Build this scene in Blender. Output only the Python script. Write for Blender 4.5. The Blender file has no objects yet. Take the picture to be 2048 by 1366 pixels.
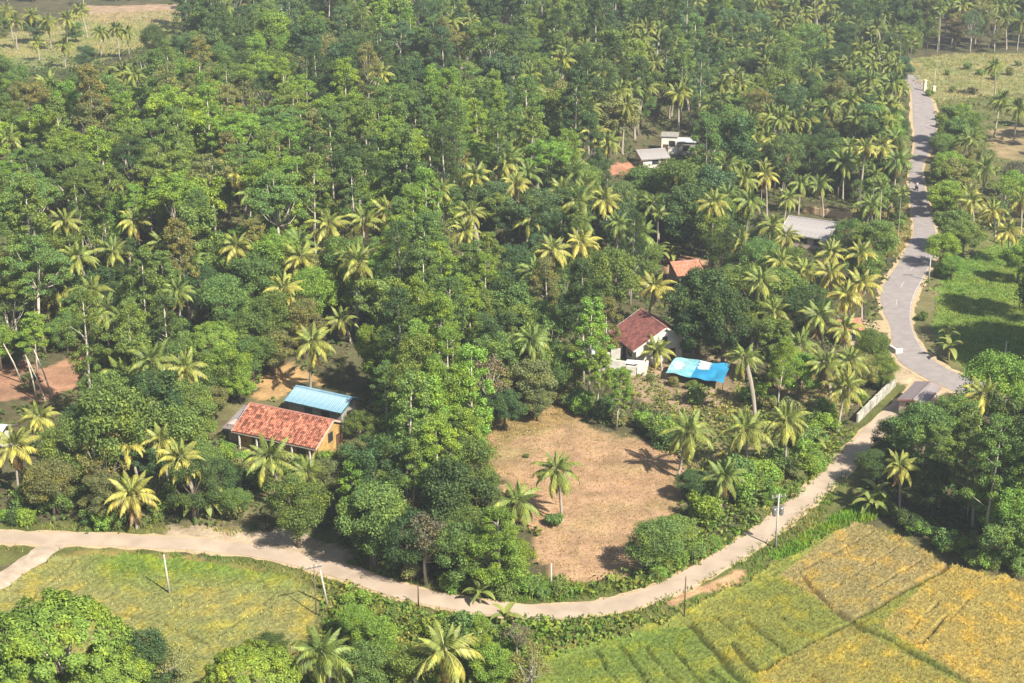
import bpy, bmesh, math, random
import numpy as np
from mathutils import Vector, Matrix, Euler

random.seed(7)
RNG = np.random.default_rng(11)
SC = bpy.context.scene
COL = SC.collection

# ---------------------------------------------------------------- camera
CAM_H, PITCH, FPX = 84.0, math.radians(20.9), 3200.0      # focal length in pixels of a 2048 wide frame
cam_data = bpy.data.cameras.new('camera')
cam_data.sensor_width = 36.0
cam_data.lens = 36.0 * FPX / 2048.0
cam_data.clip_start, cam_data.clip_end = 0.5, 9000
cam = bpy.data.objects.new('camera', cam_data); COL.objects.link(cam)
cam.location = (0, 0, CAM_H)
cam.rotation_euler = (math.pi / 2 - PITCH, 0, 0)
SC.camera = cam

# ---------------------------------------------------------------- world, sun, exposure
SUN_TRAVEL = Vector((-0.66, 0.75, -1.0)).normalized()     # the way the light travels
sun_el = math.asin(-SUN_TRAVEL.z)
sun_az = math.atan2(-SUN_TRAVEL.x, -SUN_TRAVEL.y)           # from +Y towards +X
world = bpy.data.worlds.new('World'); SC.world = world
world.use_nodes = True
wn = world.node_tree
sky = wn.nodes.new('ShaderNodeTexSky')
sky.sky_type = 'NISHITA'; sky.sun_disc = False
sky.sun_elevation = sun_el; sky.sun_rotation = sun_az
sky.air_density = 1.0; sky.dust_density = 1.5
bg = wn.nodes['Background']
bg.inputs['Strength'].default_value = 0.066
wn.links.new(sky.outputs[0], bg.inputs[0])
sun_d = bpy.data.lights.new('sun', 'SUN')
sun_d.energy = 5.0; sun_d.angle = math.radians(0.6); sun_d.color = (1.0, 0.93, 0.80)
sun = bpy.data.objects.new('sun', sun_d); COL.objects.link(sun)
sun.rotation_euler = SUN_TRAVEL.to_track_quat('-Z', 'Y').to_euler()
SC.view_settings.view_transform = 'Standard'
SC.view_settings.look = 'None'
SC.view_settings.gamma = 1.0
SC.view_settings.use_curve_mapping = False
SC.view_settings.exposure = 1.22
SC.cycles.max_bounces = 6
SC.cycles.diffuse_bounces = 3
SC.cycles.transmission_bounces = 3
SC.cycles.volume_bounces = 0
SC.cycles.use_denoising = True

# ---------------------------------------------------------------- pixel <-> place
cP, sP = math.cos(PITCH), math.sin(PITCH)

def ray(px, py):
    u, v = (px - 1024.0) / FPX, (py - 683.0) / FPX
    return (u, cP - v * sP, -sP - v * cP)

def project(x, y, z):
    dz = np.asarray(z) - CAM_H
    depth = np.asarray(y) * cP - dz * sP
    depth = np.maximum(depth, 1e-3)
    upc = np.asarray(y) * sP + dz * cP
    return 1024 + FPX * np.asarray(x) / depth, 683 - FPX * upc / depth, depth

def at_z(px, py, z):
    d = ray(px, py); t = (z - CAM_H) / d[2]
    return Vector((d[0] * t, d[1] * t, z))

def in_poly(px, py, poly):
    px, py = np.asarray(px, float), np.asarray(py, float)
    r = np.zeros(px.shape, bool)
    n = len(poly); j = n - 1
    for i in range(n):
        xi, yi = poly[i]; xj, yj = poly[j]
        if yi != yj:
            c = ((yi > py) != (yj > py)) & (px < (xj - xi) * (py - yi) / (yj - yi) + xi)
            r ^= c
        j = i
    return r

def vnoise(x, y, scale, seed=0):
    x = np.asarray(x, float) / scale + seed * 17.31; y = np.asarray(y, float) / scale + seed * 9.77
    xi, yi = np.floor(x).astype(np.int64), np.floor(y).astype(np.int64)
    fx, fy = x - xi, y - yi
    fx = fx * fx * (3 - 2 * fx); fy = fy * fy * (3 - 2 * fy)
    def h(a, b):
        n = (a * 374761393 + b * 668265263 + seed * 1442695) & 0x7fffffff
        n = ((n ^ (n >> 13)) * 1274126177) & 0x7fffffff
        return ((n ^ (n >> 16)) & 0xffff) / 65535.0
    return (h(xi, yi) * (1 - fx) + h(xi + 1, yi) * fx) * (1 - fy) + (h(xi, yi + 1) * (1 - fx) + h(xi + 1, yi + 1) * fx) * fy

# zones traced on the ground (pixel outlines of the photograph, turned into places below)
CLEARING = [(965, 850), (1080, 815), (1130, 805), (1170, 845), (1240, 868), (1300, 880), (1365, 925), (1365, 1000), (1330, 1060), (1300, 1140), (1230, 1168), (1095, 1165), (1058, 1125), (1080, 1070), (1010, 1000), (975, 930)]
LEFT_FIELD = [(105, 1112), (180, 1106), (330, 1112), (470, 1130), (600, 1160), (670, 1205), (640, 1260), (560, 1330), (480, 1480), (-150, 1480), (-120, 1230), (30, 1160)]
RIGHT_FIELD = [(1330, 1240), (1420, 1195), (1480, 1165), (1560, 1120), (1650, 1070), (1712, 1040), (1770, 1060), (1830, 1085), (1900, 1125), (2000, 1150), (2220, 1190), (2300, 1500), (1000, 1500), (1085, 1310), (1250, 1262)]
MEADOW = [(1862, 640), (1885, 560), (1950, 500), (2040, 470), (2200, 470), (2260, 800), (2000, 780), (1915, 725)]
FAR_LEFT = [(-60, 70), (90, 60), (170, 30), (370, 20), (385, 70), (300, 92), (240, 105), (170, 140), (60, 142), (-60, 120)]
FAR_PINK = [(170, 12), (380, 8), (375, 40), (300, 45), (180, 48)]
FAR_RIGHT = [(1822, 118), (1900, 108), (2120, 105), (2120, 180), (1990, 195), (1880, 212), (1850, 190), (1828, 165)]
RIGHT_DRY = [(1975, 262), (2090, 240), (2090, 325), (2010, 318), (1985, 295)]
RED_BANK = [(-80, 735), (40, 722), (90, 735), (140, 715), (175, 665), (205, 662), (190, 725), (165, 770), (100, 798), (-80, 812)]
TAN_BANK = [(500, 800), (520, 770), (535, 740), (575, 725), (620, 745), (650, 775), (600, 765), (560, 800)]
YARD = [(1180, 690), (1260, 690), (1350, 700), (1500, 720), (1480, 790), (1330, 830), (1270, 800), (1200, 760)]
ROADSIDE_YARD = [(1540, 760), (1680, 750), (1720, 800), (1640, 860), (1560, 820)]
RED_YARD = [(1330, 520), (1365, 508), (1415, 520), (1425, 545), (1370, 580), (1330, 565)]
RED_YARD2 = [(1215, 335), (1245, 325), (1275, 320), (1265, 345), (1230, 352)]
DRY_VERGE = [(1700, 410), (1815, 385), (1825, 470), (1800, 520), (1745, 500), (1690, 445)]
HOUSE_PLOT = [(420, 800), (720, 790), (730, 900), (640, 960), (520, 1000), (500, 1075), (330, 1060), (300, 1020), (420, 900)]
APRON = [(330, 1075), (345, 1052), (420, 1060), (470, 1072), (540, 1056), (610, 1066), (690, 1095), (705, 1148), (600, 1122), (500, 1100)]
JUNCTION = [(1785, 660), (1800, 720), (1855, 758), (1910, 780), (1850, 800), (1790, 765), (1780, 700)]
TERRACE = [(-300, 640), (120, 670), (230, 690), (300, 740), (420, 760), (520, 735), (600, 738), (720, 745), (800, 690), (900, 640), (1000, 560), (1150, 420), (1300, 260), (1400, 100), (1400, -200), (-600, -200), (-600, 640)]

# ---------------------------------------------------------------- terrain heights
GX0, GX1, GY0, GY1, GS = -230.0, 230.0, 100.0, 660.0, 0.5
gx = np.arange(GX0, GX1 + .01, GS); gy = np.arange(GY0, GY1 + .01, GS)
GXX, GYY = np.meshgrid(gx, gy)
GPX, GPY, _ = project(GXX, GYY, 0.0)

def blur(a, r):
    k = max(1, int(r / GS))
    for _ in range(3):
        for ax in (0, 1):
            p = np.pad(a, [(k + 1, k) if i == ax else (0, 0) for i in (0, 1)], mode='edge')
            c = np.cumsum(p, axis=ax)
            n = a.shape[ax]
            hi = np.take(c, np.arange(2 * k + 1, 2 * k + 1 + n), axis=ax); lo = np.take(c, np.arange(0, n), axis=ax)
            a = (hi - lo) / (2 * k + 1)
    return a

def zmask(poly, r=1.0):
    return blur(in_poly(GPX, GPY, poly).astype(float), r)

HH = np.zeros_like(GXX)
HH += 2.6 * zmask(TERRACE, 1.6)
def bump(px, py, rad, h):
    global HH
    p = at_z(px, py, 0)
    d2 = ((GXX - p.x) ** 2 + (GYY - p.y) ** 2) / rad ** 2
    HH += h * np.exp(-d2 * 1.6)
bump(380, 330, 85, 6.0)
bump(850, 170, 90, 4.0)
FIELD_M = np.maximum(zmask(LEFT_FIELD, .7), zmask(RIGHT_FIELD, .7))
HH += -0.8 * FIELD_M
HH += -0.5 * zmask(MEADOW, 1.0)
HH += 0.25 * (vnoise(GXX, GYY, 7, 3) - .5) * (1 - FIELD_M)

def ground(x, y):
    fx = np.clip((np.asarray(x, float) - GX0) / GS, 0, len(gx) - 1.001); fy = np.clip((np.asarray(y, float) - GY0) / GS, 0, len(gy) - 1.001)
    i, j = fx.astype(int), fy.astype(int); a, b = fx - i, fy - j
    return (HH[j, i] * (1 - a) + HH[j, i + 1] * a) * (1 - b) + (HH[j + 1, i] * (1 - a) + HH[j + 1, i + 1] * a) * b

def gz(x, y): return float(ground(x, y))

def spot(px, py, h=0.0):
    """place on the ground whose point h metres up shows at this pixel"""
    z = h
    for _ in range(14):
        p = at_z(px, py, z); z = gz(p.x, p.y) + h
    return Vector((p.x, p.y, z - h))

# ---------------------------------------------------------------- materials
MATS = {}
def nodes_of(name):
    m = bpy.data.materials.new(name); m.use_nodes = True
    n, l = m.node_tree.nodes, m.node_tree.links
    b = n['Principled BSDF']
    b.inputs['Specular IOR Level'].default_value = 0.25
    return m, n, l, b

def mixc(n, l, fac, a, b, blend='MIX'):
    mx = n.new('ShaderNodeMix'); mx.data_type = 'RGBA'; mx.blend_type = blend
    for sock, v in ((mx.inputs['Factor'], fac), (mx.inputs['A'], a), (mx.inputs['B'], b)):
        if hasattr(v, 'links'): l.new(v, sock)
        elif isinstance(v, (int, float)): sock.default_value = v
        else: sock.default_value = (*v, 1) if len(v) == 3 else v
    return mx.outputs['Result']

def noise(n, l, scale, detail=3, coord='Object', dist=0):
    tc = n.new('ShaderNodeTexCoord'); t = n.new('ShaderNodeTexNoise')
    t.inputs['Scale'].default_value = scale; t.inputs['Detail'].default_value = detail; t.inputs['Distortion'].default_value = dist
    l.new(tc.outputs[coord], t.inputs['Vector'])
    return t.outputs['Fac']

def ramp(n, l, fac, lo, hi, a=0.0, b=1.0):
    r = n.new('ShaderNodeMapRange'); l.new(fac, r.inputs['Value'])
    r.inputs['From Min'].default_value = lo; r.inputs['From Max'].default_value = hi
    r.inputs['To Min'].default_value = a; r.inputs['To Max'].default_value = b
    return r.outputs['Result']

def plain(name, c1, c2, scale=3.0, rough=.85, spec=.2, metal=0.0, lo=.35, hi=.65, coord='Object', bump_s=0.0, island=0.0):
    if name in MATS: return MATS[name]
    m, n, l, b = nodes_of(name)
    f = ramp(n, l, noise(n, l, scale, 4, coord, .4), lo, hi)
    c = mixc(n, l, f, tuple(x * .82 for x in c1), tuple(x * .82 for x in c2))
    if island:
        g = n.new('ShaderNodeNewGeometry')
        v = ramp(n, l, g.outputs['Random Per Island'], 0, 1, 1 - island, 1 + island)
        c = mixc(n, l, 1.0, c, v, 'MULTIPLY')
    l.new(c, b.inputs['Base Color'])
    b.inputs['Roughness'].default_value = rough; b.inputs['Specular IOR Level'].default_value = spec; b.inputs['Metallic'].default_value = metal
    if bump_s:
        bp = n.new('ShaderNodeBump'); bp.inputs['Strength'].default_value = bump_s; bp.inputs['Distance'].default_value = .05
        l.new(noise(n, l, scale * 6, 3, coord), bp.inputs['Height']); l.new(bp.outputs[0], b.inputs['Normal'])
    MATS[name] = m
    return m

def leaf_material(name, source, var=.5, transl=.28, rough=.6, spec=.12, age=False):
    m, n, l, b = nodes_of(name)
    if source == 'object':
        oi = n.new('ShaderNodeObjectInfo'); base = oi.outputs['Color']
        rnd = oi.outputs['Random']
    else:
        at = n.new('ShaderNodeAttribute'); at.attribute_name = 'Col'; base = at.outputs['Color']; rnd = None
    if age:
        aa = n.new('ShaderNodeAttribute'); aa.attribute_name = 'age'
        old = mixc(n, l, 1.0, base, (1.6, 1.35, .9), 'MULTIPLY')
        base = mixc(n, l, aa.outputs['Fac'], base, old)
    g = n.new('ShaderNodeNewGeometry')
    v = ramp(n, l, g.outputs['Random Per Island'], 0, 1, 1 - var, 1 + var)
    c = mixc(n, l, 1.0, base, v, 'MULTIPLY')
    # a share of the leaves is younger and yellower
    yel = mixc(n, l, 1.0, c, (1.5, 1.25, .7), 'MULTIPLY')
    nz = ramp(n, l, noise(n, l, .45, 2), .48, .66, 0, .75)
    c = mixc(n, l, nz, c, yel)
    l.new(c, b.inputs['Base Color'])
    b.inputs['Roughness'].default_value = rough; b.inputs['Specular IOR Level'].default_value = spec
    t = n.new('ShaderNodeBsdfTranslucent')
    tc = mixc(n, l, 1.0, c, (1.3, 1.35, .6), 'MULTIPLY')
    l.new(tc, t.inputs['Color'])
    ms = n.new('ShaderNodeMixShader'); ms.inputs[0].default_value = transl
    l.new(b.outputs[0], ms.inputs[1]); l.new(t.outputs[0], ms.inputs[2])
    l.new(ms.outputs[0], n['Material Output'].inputs['Surface'])
    MATS[name] = m
    return m

LEAF = leaf_material('foliage', 'object')
FROND = leaf_material('palm_frond', 'object', .35, .22, .5, .22, age=True)
TUFT = leaf_material('ground_plants', 'attr', .35, .25)
BARK_PALE = plain('pale_bark', (.58, .53, .43), (.38, .34, .27), 2.5)
BARK = plain('brown_bark', (.20, .16, .12), (.12, .095, .07), 2.0)
BARK_PALM = plain('palm_bark', (.42, .37, .30), (.29, .25, .20), 3.0)
NUT = plain('coconut_husk', (.20, .22, .04), (.28, .20, .05), 2.0, .5)

def ground_material():
    m, n, l, b = nodes_of('soil_and_grass')
    at = n.new('ShaderNodeAttribute'); at.attribute_name = 'Col'
    v1 = ramp(n, l, noise(n, l, .35, 5), .3, .7, .72, 1.28)
    v2 = ramp(n, l, noise(n, l, 2.6, 6, dist=.6), .3, .7, .82, 1.18)
    c = mixc(n, l, 1.0, at.outputs['Color'], v1, 'MULTIPLY')
    c = mixc(n, l, 1.0, c, v2, 'MULTIPLY')
    l.new(c, b.inputs['Base Color']); b.inputs['Roughness'].default_value = .95; b.inputs['Specular IOR Level'].default_value = .1
    bp = n.new('ShaderNodeBump'); bp.inputs['Strength'].default_value = .6; bp.inputs['Distance'].default_value = .25
    l.new(noise(n, l, 1.8, 6), bp.inputs['Height']); l.new(bp.outputs[0], b.inputs['Normal'])
    return m
SOIL = ground_material()

# ---------------------------------------------------------------- mesh helpers
def mesh_obj(name, verts, faces, mat, parent=None, cols=None, smooth=False):
    me = bpy.data.meshes.new(name)
    v = np.asarray(verts, np.float32).reshape(-1, 3)
    if isinstance(faces, np.ndarray):
        k = faces.shape[1]; nf = len(faces)
        me.vertices.add(len(v)); me.vertices.foreach_set('co', v.ravel())
        me.loops.add(nf * k); me.loops.foreach_set('vertex_index', faces.astype(np.int32).ravel())
        me.polygons.add(nf); me.polygons.foreach_set('loop_start', np.arange(0, nf * k, k, dtype=np.int32))
        me.update(calc_edges=True)
    else:
        me.from_pydata([tuple(map(float, p)) for p in v], [], faces); me.update()
    if cols is not None: set_cols(me, cols)
    if smooth: me.polygons.foreach_set('use_smooth', np.ones(len(me.polygons), bool))
    if mat: me.materials.append(mat)
    return link(name, me, parent)

def set_cols(me, cols):
    a = me.color_attributes.new('Col', 'FLOAT_COLOR', 'POINT')
    c = np.ones((len(me.vertices), 4), np.float32); c[:, :3] = cols
    a.data.foreach_set('color', c.ravel())

def link(name, data, parent=None, loc=None, rot=None, scale=None, color=None):
    o = bpy.data.objects.new(name, data); COL.objects.link(o)
    if parent: o.parent = parent
    if loc is not None: o.location = loc
    if rot is not None: o.rotation_euler = rot
    if scale is not None: o.scale = scale
    if color is not None: o.color = (*color, 1)
    return o

class MB:
    def __init__(s): s.v, s.f = [], []
    def add(s, verts, faces):
        k = len(s.v); s.v += [tuple(p) for p in verts]; s.f += [tuple(i + k for i in f) for f in faces]
    def box(s, a, b):
        (x0, y0, z0), (x1, y1, z1) = a, b
        s.add([(x0, y0, z0), (x1, y0, z0), (x1, y1, z0), (x0, y1, z0), (x0, y0, z1), (x1, y0, z1), (x1, y1, z1), (x0, y1, z1)],
              [(3, 2, 1, 0), (4, 5, 6, 7), (0, 1, 5, 4), (1, 2, 6, 5), (2, 3, 7, 6), (3, 0, 4, 7)])
        return s
    def bar(s, p, q, w, h=None):
        """square bar from p to q"""
        h = h or w; p, q = Vector(p), Vector(q); d = (q - p).normalized()
        u = d.cross(Vector((0, 0, 1)));  u = Vector((1, 0, 0)) if u.length < 1e-4 else u.normalized()
        t = u.cross(d)
        vs = [e + u * a * w / 2 + t * b_ * h / 2 for e in (p, q) for a, b_ in ((-1, -1), (1, -1), (1, 1), (-1, 1))]
        s.add(vs, [(3, 2, 1, 0), (4, 5, 6, 7), (0, 1, 5, 4), (1, 2, 6, 5), (2, 3, 7, 6), (3, 0, 4, 7)])
        return s
    def tube(s, pts, rad, n=6):
        pts = [Vector(p) for p in pts]; k = len(s.v); m = len(pts)
        for i, p in enumerate(pts):
            d = (pts[min(i + 1, m - 1)] - pts[max(i - 1, 0)]).normalized()
            u = d.cross(Vector((0.3, .1, 1)) if abs(d.z) < .9 else Vector((1, .2, 0))).normalized(); w = d.cross(u)
            for j in range(n):
                a = 2 * math.pi * j / n
                s.v.append(tuple(p + (u * math.cos(a) + w * math.sin(a)) * rad[i]))
        for i in range(m - 1):
            for j in range(n):
                a, b = k + i * n + j, k + i * n + (j + 1) % n
                s.f.append((a, b, b + n, a + n))
        s.f.append(tuple(k + (m - 1) * n + j for j in range(n)))
        s.f.append(tuple(k + j for j in reversed(range(n))))
        return s
    def slab(s, quad, th, down=(0, 0, -1)):
        q = [Vector(p) for p in quad]; d = Vector(down) * th
        s.add(q + [p + d for p in q], [(0, 1, 2, 3), (7, 6, 5, 4), (0, 4, 5, 1), (1, 5, 6, 2), (2, 6, 7, 3), (3, 7, 4, 0)])
        return s
    def mesh(s, name, mat, smooth=False):
        me = bpy.data.meshes.new(name); me.from_pydata(s.v, [], s.f); me.update()
        if mat: me.materials.append(mat)
        if smooth: me.polygons.foreach_set('use_smooth', np.ones(len(me.polygons), bool))
        return me
    def build(s, name, mat, parent=None, smooth=False, **kw):
        return link(name, s.mesh(name, mat, smooth), parent, **kw)

def tag(o, label=None, cat=None, group=None, kind=None):
    if label: o['label'] = label
    if cat: o['category'] = cat
    if group: o['group'] = group
    if kind: o['kind'] = kind
    return o

def thing(name, loc, rz=0.0, label=None, cat=None, group=None):
    o = link(name, None, loc=loc, rot=(0, 0, rz))
    o.empty_display_size = .3
    return tag(o, label, cat, group)

# ---------------------------------------------------------------- the ground sheet
xs = np.concatenate([-np.geomspace(3000, 175, 14)[:-1], np.arange(-172, 172.1, .75), np.geomspace(175, 3000, 14)[1:]])
yy = [118.0]
while yy[-1] < 610: yy.append(yy[-1] + .50 + .0026 * (yy[-1] - 118))
ys = np.concatenate([-np.geomspace(3000, 60, 10), [0, 40, 80, 105], np.array(yy), np.geomspace(625, 3300, 13)])
TX, TY = np.meshgrid(xs, ys)
TZ = ground(TX, TY)
far = np.clip((np.maximum(np.abs(TX) - 225, np.maximum(TY - 655, 95 - TY))) / 40, 0, 1)
TZ = TZ * (1 - far)
tpx, tpy, _ = project(TX, TY, TZ)
behind = TY < 20
jit = 2.2
jx = (vnoise(TX, TY, 2.3, 5) - .5) + .6 * (vnoise(TX, TY, 6.0, 6) - .5); jy = (vnoise(TX, TY, 2.3, 7) - .5) + .6 * (vnoise(TX, TY, 6, 8) - .5)
qx, qy, _ = project(TX + jx * jit, TY + jy * jit, TZ)
def V(*c): return np.array(c)
colr = np.zeros(TX.shape + (3,))
n1 = vnoise(TX, TY, 14, 21)[..., None]; n2 = vnoise(TX, TY, 4, 22)[..., None]
colr[:] = V(.060, .058, .028) * (1 - n1) + V(.085, .075, .038) * n1
def paint(poly, c1, c2, nn=n2):
    m = in_poly(qx, qy, poly) & ~behind
    c = (c1 * (1 - nn) + c2 * nn) * .82
    colr[m] = c[m] * .9
GRASS1, GRASS2 = V(.085, .135, .025), V(.13, .15, .04)
DRY1, DRY2 = V(.30, .24, .12), V(.22, .21, .085)
# verges of the lane and the road, then the named grounds
paint([(-200, 1040), (300, 1045), (640, 1060), (900, 1170), (1100, 1150), (1300, 1140), (1500, 1040), (1700, 860), (1790, 760), (1860, 800), (1730, 960), (1600, 1130), (1340, 1260), (1080, 1330), (900, 1400), (600, 1400), (650, 1200), (400, 1110), (-200, 1130)], V(.085, .11, .028), V(.15, .15, .05))
paint([(1815, 180), (1815, 480), (1740, 640), (1790, 770), (1980, 770), (1880, 600), (1890, 470), (1900, 300), (1880, 190)], V(.20, .17, .085), V(.12, .13, .045))
paint(LEFT_FIELD, V(.16, .16, .045), V(.24, .19, .06))
paint(RIGHT_FIELD, V(.12, .125, .035), V(.20, .17, .05))
paint(MEADOW, V(.10, .19, .035), V(.19, .225, .05), n1 * .6 + n2 * .4)
paint(FAR_LEFT, V(.30, .26, .12), V(.20, .23, .09), n1)
paint(FAR_PINK, V(.40, .27, .18), V(.34, .25, .16))
paint(FAR_RIGHT, V(.30, .26, .12), V(.20, .22, .085))
paint(RIGHT_DRY, V(.32, .24, .13), V(.20, .18, .085))
paint([(1870, 205), (1990, 190), (2120, 180), (2120, 470), (2000, 480), (1900, 540), (1890, 300)], V(.16, .15, .06), V(.12, .14, .045))
paint(RIGHT_DRY, V(.32, .24, .13), V(.20, .18, .085))
paint(RED_BANK, V(.40, .22, .14), V(.27, .16, .10))
paint(HOUSE_PLOT, V(.20, .17, .09), V(.12, .12, .045))
paint(TAN_BANK, V(.46, .29, .13), V(.36, .24, .11))
paint(APRON, V(.46, .36, .25), V(.38, .30, .21))
paint([(1290, 800), (1420, 780), (1690, 785), (1640, 890), (1480, 990), (1400, 1010), (1375, 930)], V(.27, .22, .11), V(.15, .155, .055))
paint(YARD, V(.36, .26, .17), V(.22, .17, .10))
paint(ROADSIDE_YARD, V(.36, .26, .15), V(.24, .19, .10))
paint(DRY_VERGE, V(.30, .24, .11), V(.20, .19, .07))
paint(RED_YARD, V(.50, .22, .14), V(.46, .28, .17))
paint(RED_YARD2, V(.48, .21, .13), V(.40, .22, .13))
paint(CLEARING, V(.435, .275, .165), V(.35, .225, .128), n1 * .5 + n2 * .5)
n4 = np.clip(vnoise(TX, TY, 5.0, 23) * 2.6 - 1.45, 0, 1)[..., None]; _m = in_poly(qx, qy, CLEARING) & ~behind
colr[_m] = (colr * (1 - .55 * n4) + V(.17, .155, .06) * .55 * n4)[_m]
paint([(970, 850), (1080, 815), (1130, 805), (1140, 850), (1060, 870), (990, 900)], V(.36, .24, .12), V(.26, .20, .085))
paint(JUNCTION, V(.50, .39, .25), V(.42, .33, .22))
paint([(1325, 1200), (1400, 1165), (1475, 1128), (1495, 1140), (1440, 1180), (1345, 1222)], V(.46, .28, .16), V(.36, .23, .12))
ny, nx = TX.shape
idx = np.arange(ny * nx).reshape(ny, nx)
tf = np.stack([idx[:-1, :-1], idx[:-1, 1:], idx[1:, 1:], idx[1:, :-1]], -1).reshape(-1, 4)
ter = mesh_obj('ground', np.stack([TX, TY, TZ], -1).reshape(-1, 3), tf, SOIL, cols=colr.reshape(-1, 3), smooth=True)
tag(ter, 'forest floor, bare soil and grass under everything', None, None, 'structure')

# ---------------------------------------------------------------- roads
ASPHALT = plain('worn_asphalt', (.25, .222, .216), (.31, .275, .264), .8, .9, .2, bump_s=.15)
CONCRETE = plain('pale_concrete_lane', (.46, .365, .28), (.36, .283, .215), .35, .9, .2, bump_s=.15)
TRACKM = plain('gravel_track', (.45, .36, .28), (.34, .27, .20), .9, .95, .1)
EDGE = plain('sandy_shoulder', (.50, .38, .24), (.38, .29, .17), 1.2, .95, .1)
PAINTW = plain('worn_white_paint', (.52, .49, .46), (.36, .33, .31), 1.5, .8)

def catmull(pts, n=8):
    P = [Vector(p) for p in pts]; out = []
    for i in range(len(P) - 1):
        p0, p1, p2, p3 = P[max(i - 1, 0)], P[i], P[i + 1], P[min(i + 2, len(P) - 1)]
        for k in range(n):
            t = k / n
            out.append(.5 * ((2 * p1) + (p2 - p0) * t + (2 * p0 - 5 * p1 + 4 * p2 - p3) * t * t + (3 * p1 - p0 - 3 * p2 + p3) * t ** 3))
    out.append(P[-1]); return out

def ribbon(name, left, right, mat, lift, depth=.25, jitter=0.0, parent=None, cross=5):
    """slab between two edge lines that follows the ground"""
    v, f = [], []
    m = len(left)
    for i in range(m):
        a, b = left[i], right[i]
        for k in range(cross + 1):
            t = k / cross; p = a.lerp(b, t)
            if jitter and k in (0, cross):
                s = (vnoise(p.x, p.y, .9, 31) - .5) * jitter
                d = (a - b).normalized() * (s if k == 0 else -s); p = p + d
            v.append((p.x, p.y, gz(p.x, p.y) + lift))
        for e in (v[-cross - 1], v[-1]): v.append((e[0], e[1], e[2] - depth))
    w = cross + 3
    for i in range(m - 1):
        o, q = i * w, (i + 1) * w
        for k in range(cross): f.append((o + k, o + k + 1, q + k + 1, q + k))
        f.append((o + cross + 1, o, q, q + cross + 1)); f.append((o + cross, o + cross + 2, q + cross + 2, q + cross))
    return mesh_obj(name, v, f, mat, parent)

def offset(line, d):
    out = []
    for i, p in enumerate(line):
        t = (line[min(i + 1, len(line) - 1)] - line[max(i - 1, 0)]); t.z = 0; t.normalize()
        out.append(Vector((p.x - t.y * d, p.y + t.x * d, 0)))
    return out

# asphalt road: left and right edges as seen
ROAD_L = [(1806, 150), (1823, 184), (1826, 239), (1830, 273), (1828, 307), (1821, 328), (1819, 359), (1820, 393), (1825, 427), (1828, 467), (1812, 500), (1795, 530), (1774, 560), (1762, 590), (1766, 620), (1780, 655), (1786, 690), (1800, 724), (1852, 757), (1912, 785), (2000, 815), (2140, 850)]
ROAD_R = [(1835, 150), (1856, 184), (1872, 232), (1870, 273), (1857, 307), (1846, 328), (1846, 359), (1854, 393), (1861, 427), (1872, 467), (1874, 500), (1862, 530), (1846, 560), (1830, 590), (1822, 620), (1824, 655), (1840, 690), (1872, 724), (1926, 752), (1985, 770), (2060, 792), (2180, 815)]
rl = catmull([spot(*p) for p in ROAD_L], 7); rr = catmull([spot(*p) for p in ROAD_R], 7)
road = ribbon('road', rl, rr, ASPHALT, .06, .3, .12)
tag(road, 'grey asphalt main road winding up the right side', None, None, 'structure')
sh = ribbon('road_shoulder', [a.lerp(b, -.14) for a, b in zip(rl, rr)], [a.lerp(b, 1.14) for a, b in zip(rl, rr)], EDGE, .025, .2, .9)
tag(sh, 'sandy shoulder along the asphalt main road', None, None, 'structure')
n = len(rl)
i0, i1 = 7 * 9, 7 * 17
edge_mark = ribbon('edge_line', [a.lerp(b, .955) for a, b in zip(rl[i0:i1], rr[i0:i1])], [a.lerp(b, .985) for a, b in zip(rl[i0:i1], rr[i0:i1])], PAINTW, .068, .002, 0, road, 1)
for s in range(7 * 11, 7 * 14, 8):
    ribbon('centre_dash', [a.lerp(b, .485) for a, b in zip(rl[s:s + 4], rr[s:s + 4])], [a.lerp(b, .51) for a, b in zip(rl[s:s + 4], rr[s:s + 4])], PAINTW, .068, .002, 0, road, 1)

LANE_PX = [(-160, 1064), (0, 1075), (100, 1078), (250, 1082), (400, 1090), (500, 1101), (600, 1121), (700, 1149), (800, 1183), (900, 1205), (1000, 1220), (1100, 1224), (1200, 1216), (1300, 1192), (1400, 1146), (1480, 1098), (1560, 1040), (1640, 973), (1700, 915), (1750, 862), (1800, 815), (1838, 782), (1850, 765)]
lane_c = catmull([spot(*p) for p in LANE_PX], 7)
lane = ribbon('lane', offset(lane_c, 1.35), offset(lane_c, -1.35), CONCRETE, .09, .3, .12)
tag(lane, 'narrow pale concrete lane curving across the foreground', None, None, 'structure')
le = ribbon('lane_verge', offset(lane_c, 1.75), offset(lane_c, -1.75), EDGE, .03, .2, .7)
tag(le, 'sandy strip along both sides of the concrete lane', None, None, 'structure')
tr = catmull([spot(*p) for p in [(118, 1086), (80, 1108), (40, 1135), (0, 1160), (-120, 1225)]], 5)
trk = ribbon('gravel_path', offset(tr, 1.2), offset(tr, -1.2), TRACKM, .05, .2, .4)
tag(trk, 'pale gravel track forking off the lane at left', None, None, 'structure')
# concrete driveways joining the road
dw = ribbon('driveway', [spot(1722, 640), spot(1745, 642), spot(1792, 640)], [spot(1735, 672), spot(1750, 664), spot(1800, 668)], EDGE, .045, .2, .4)
tag(dw, 'sandy driveway joining the road bend from the left', None, None, 'structure')

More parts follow.
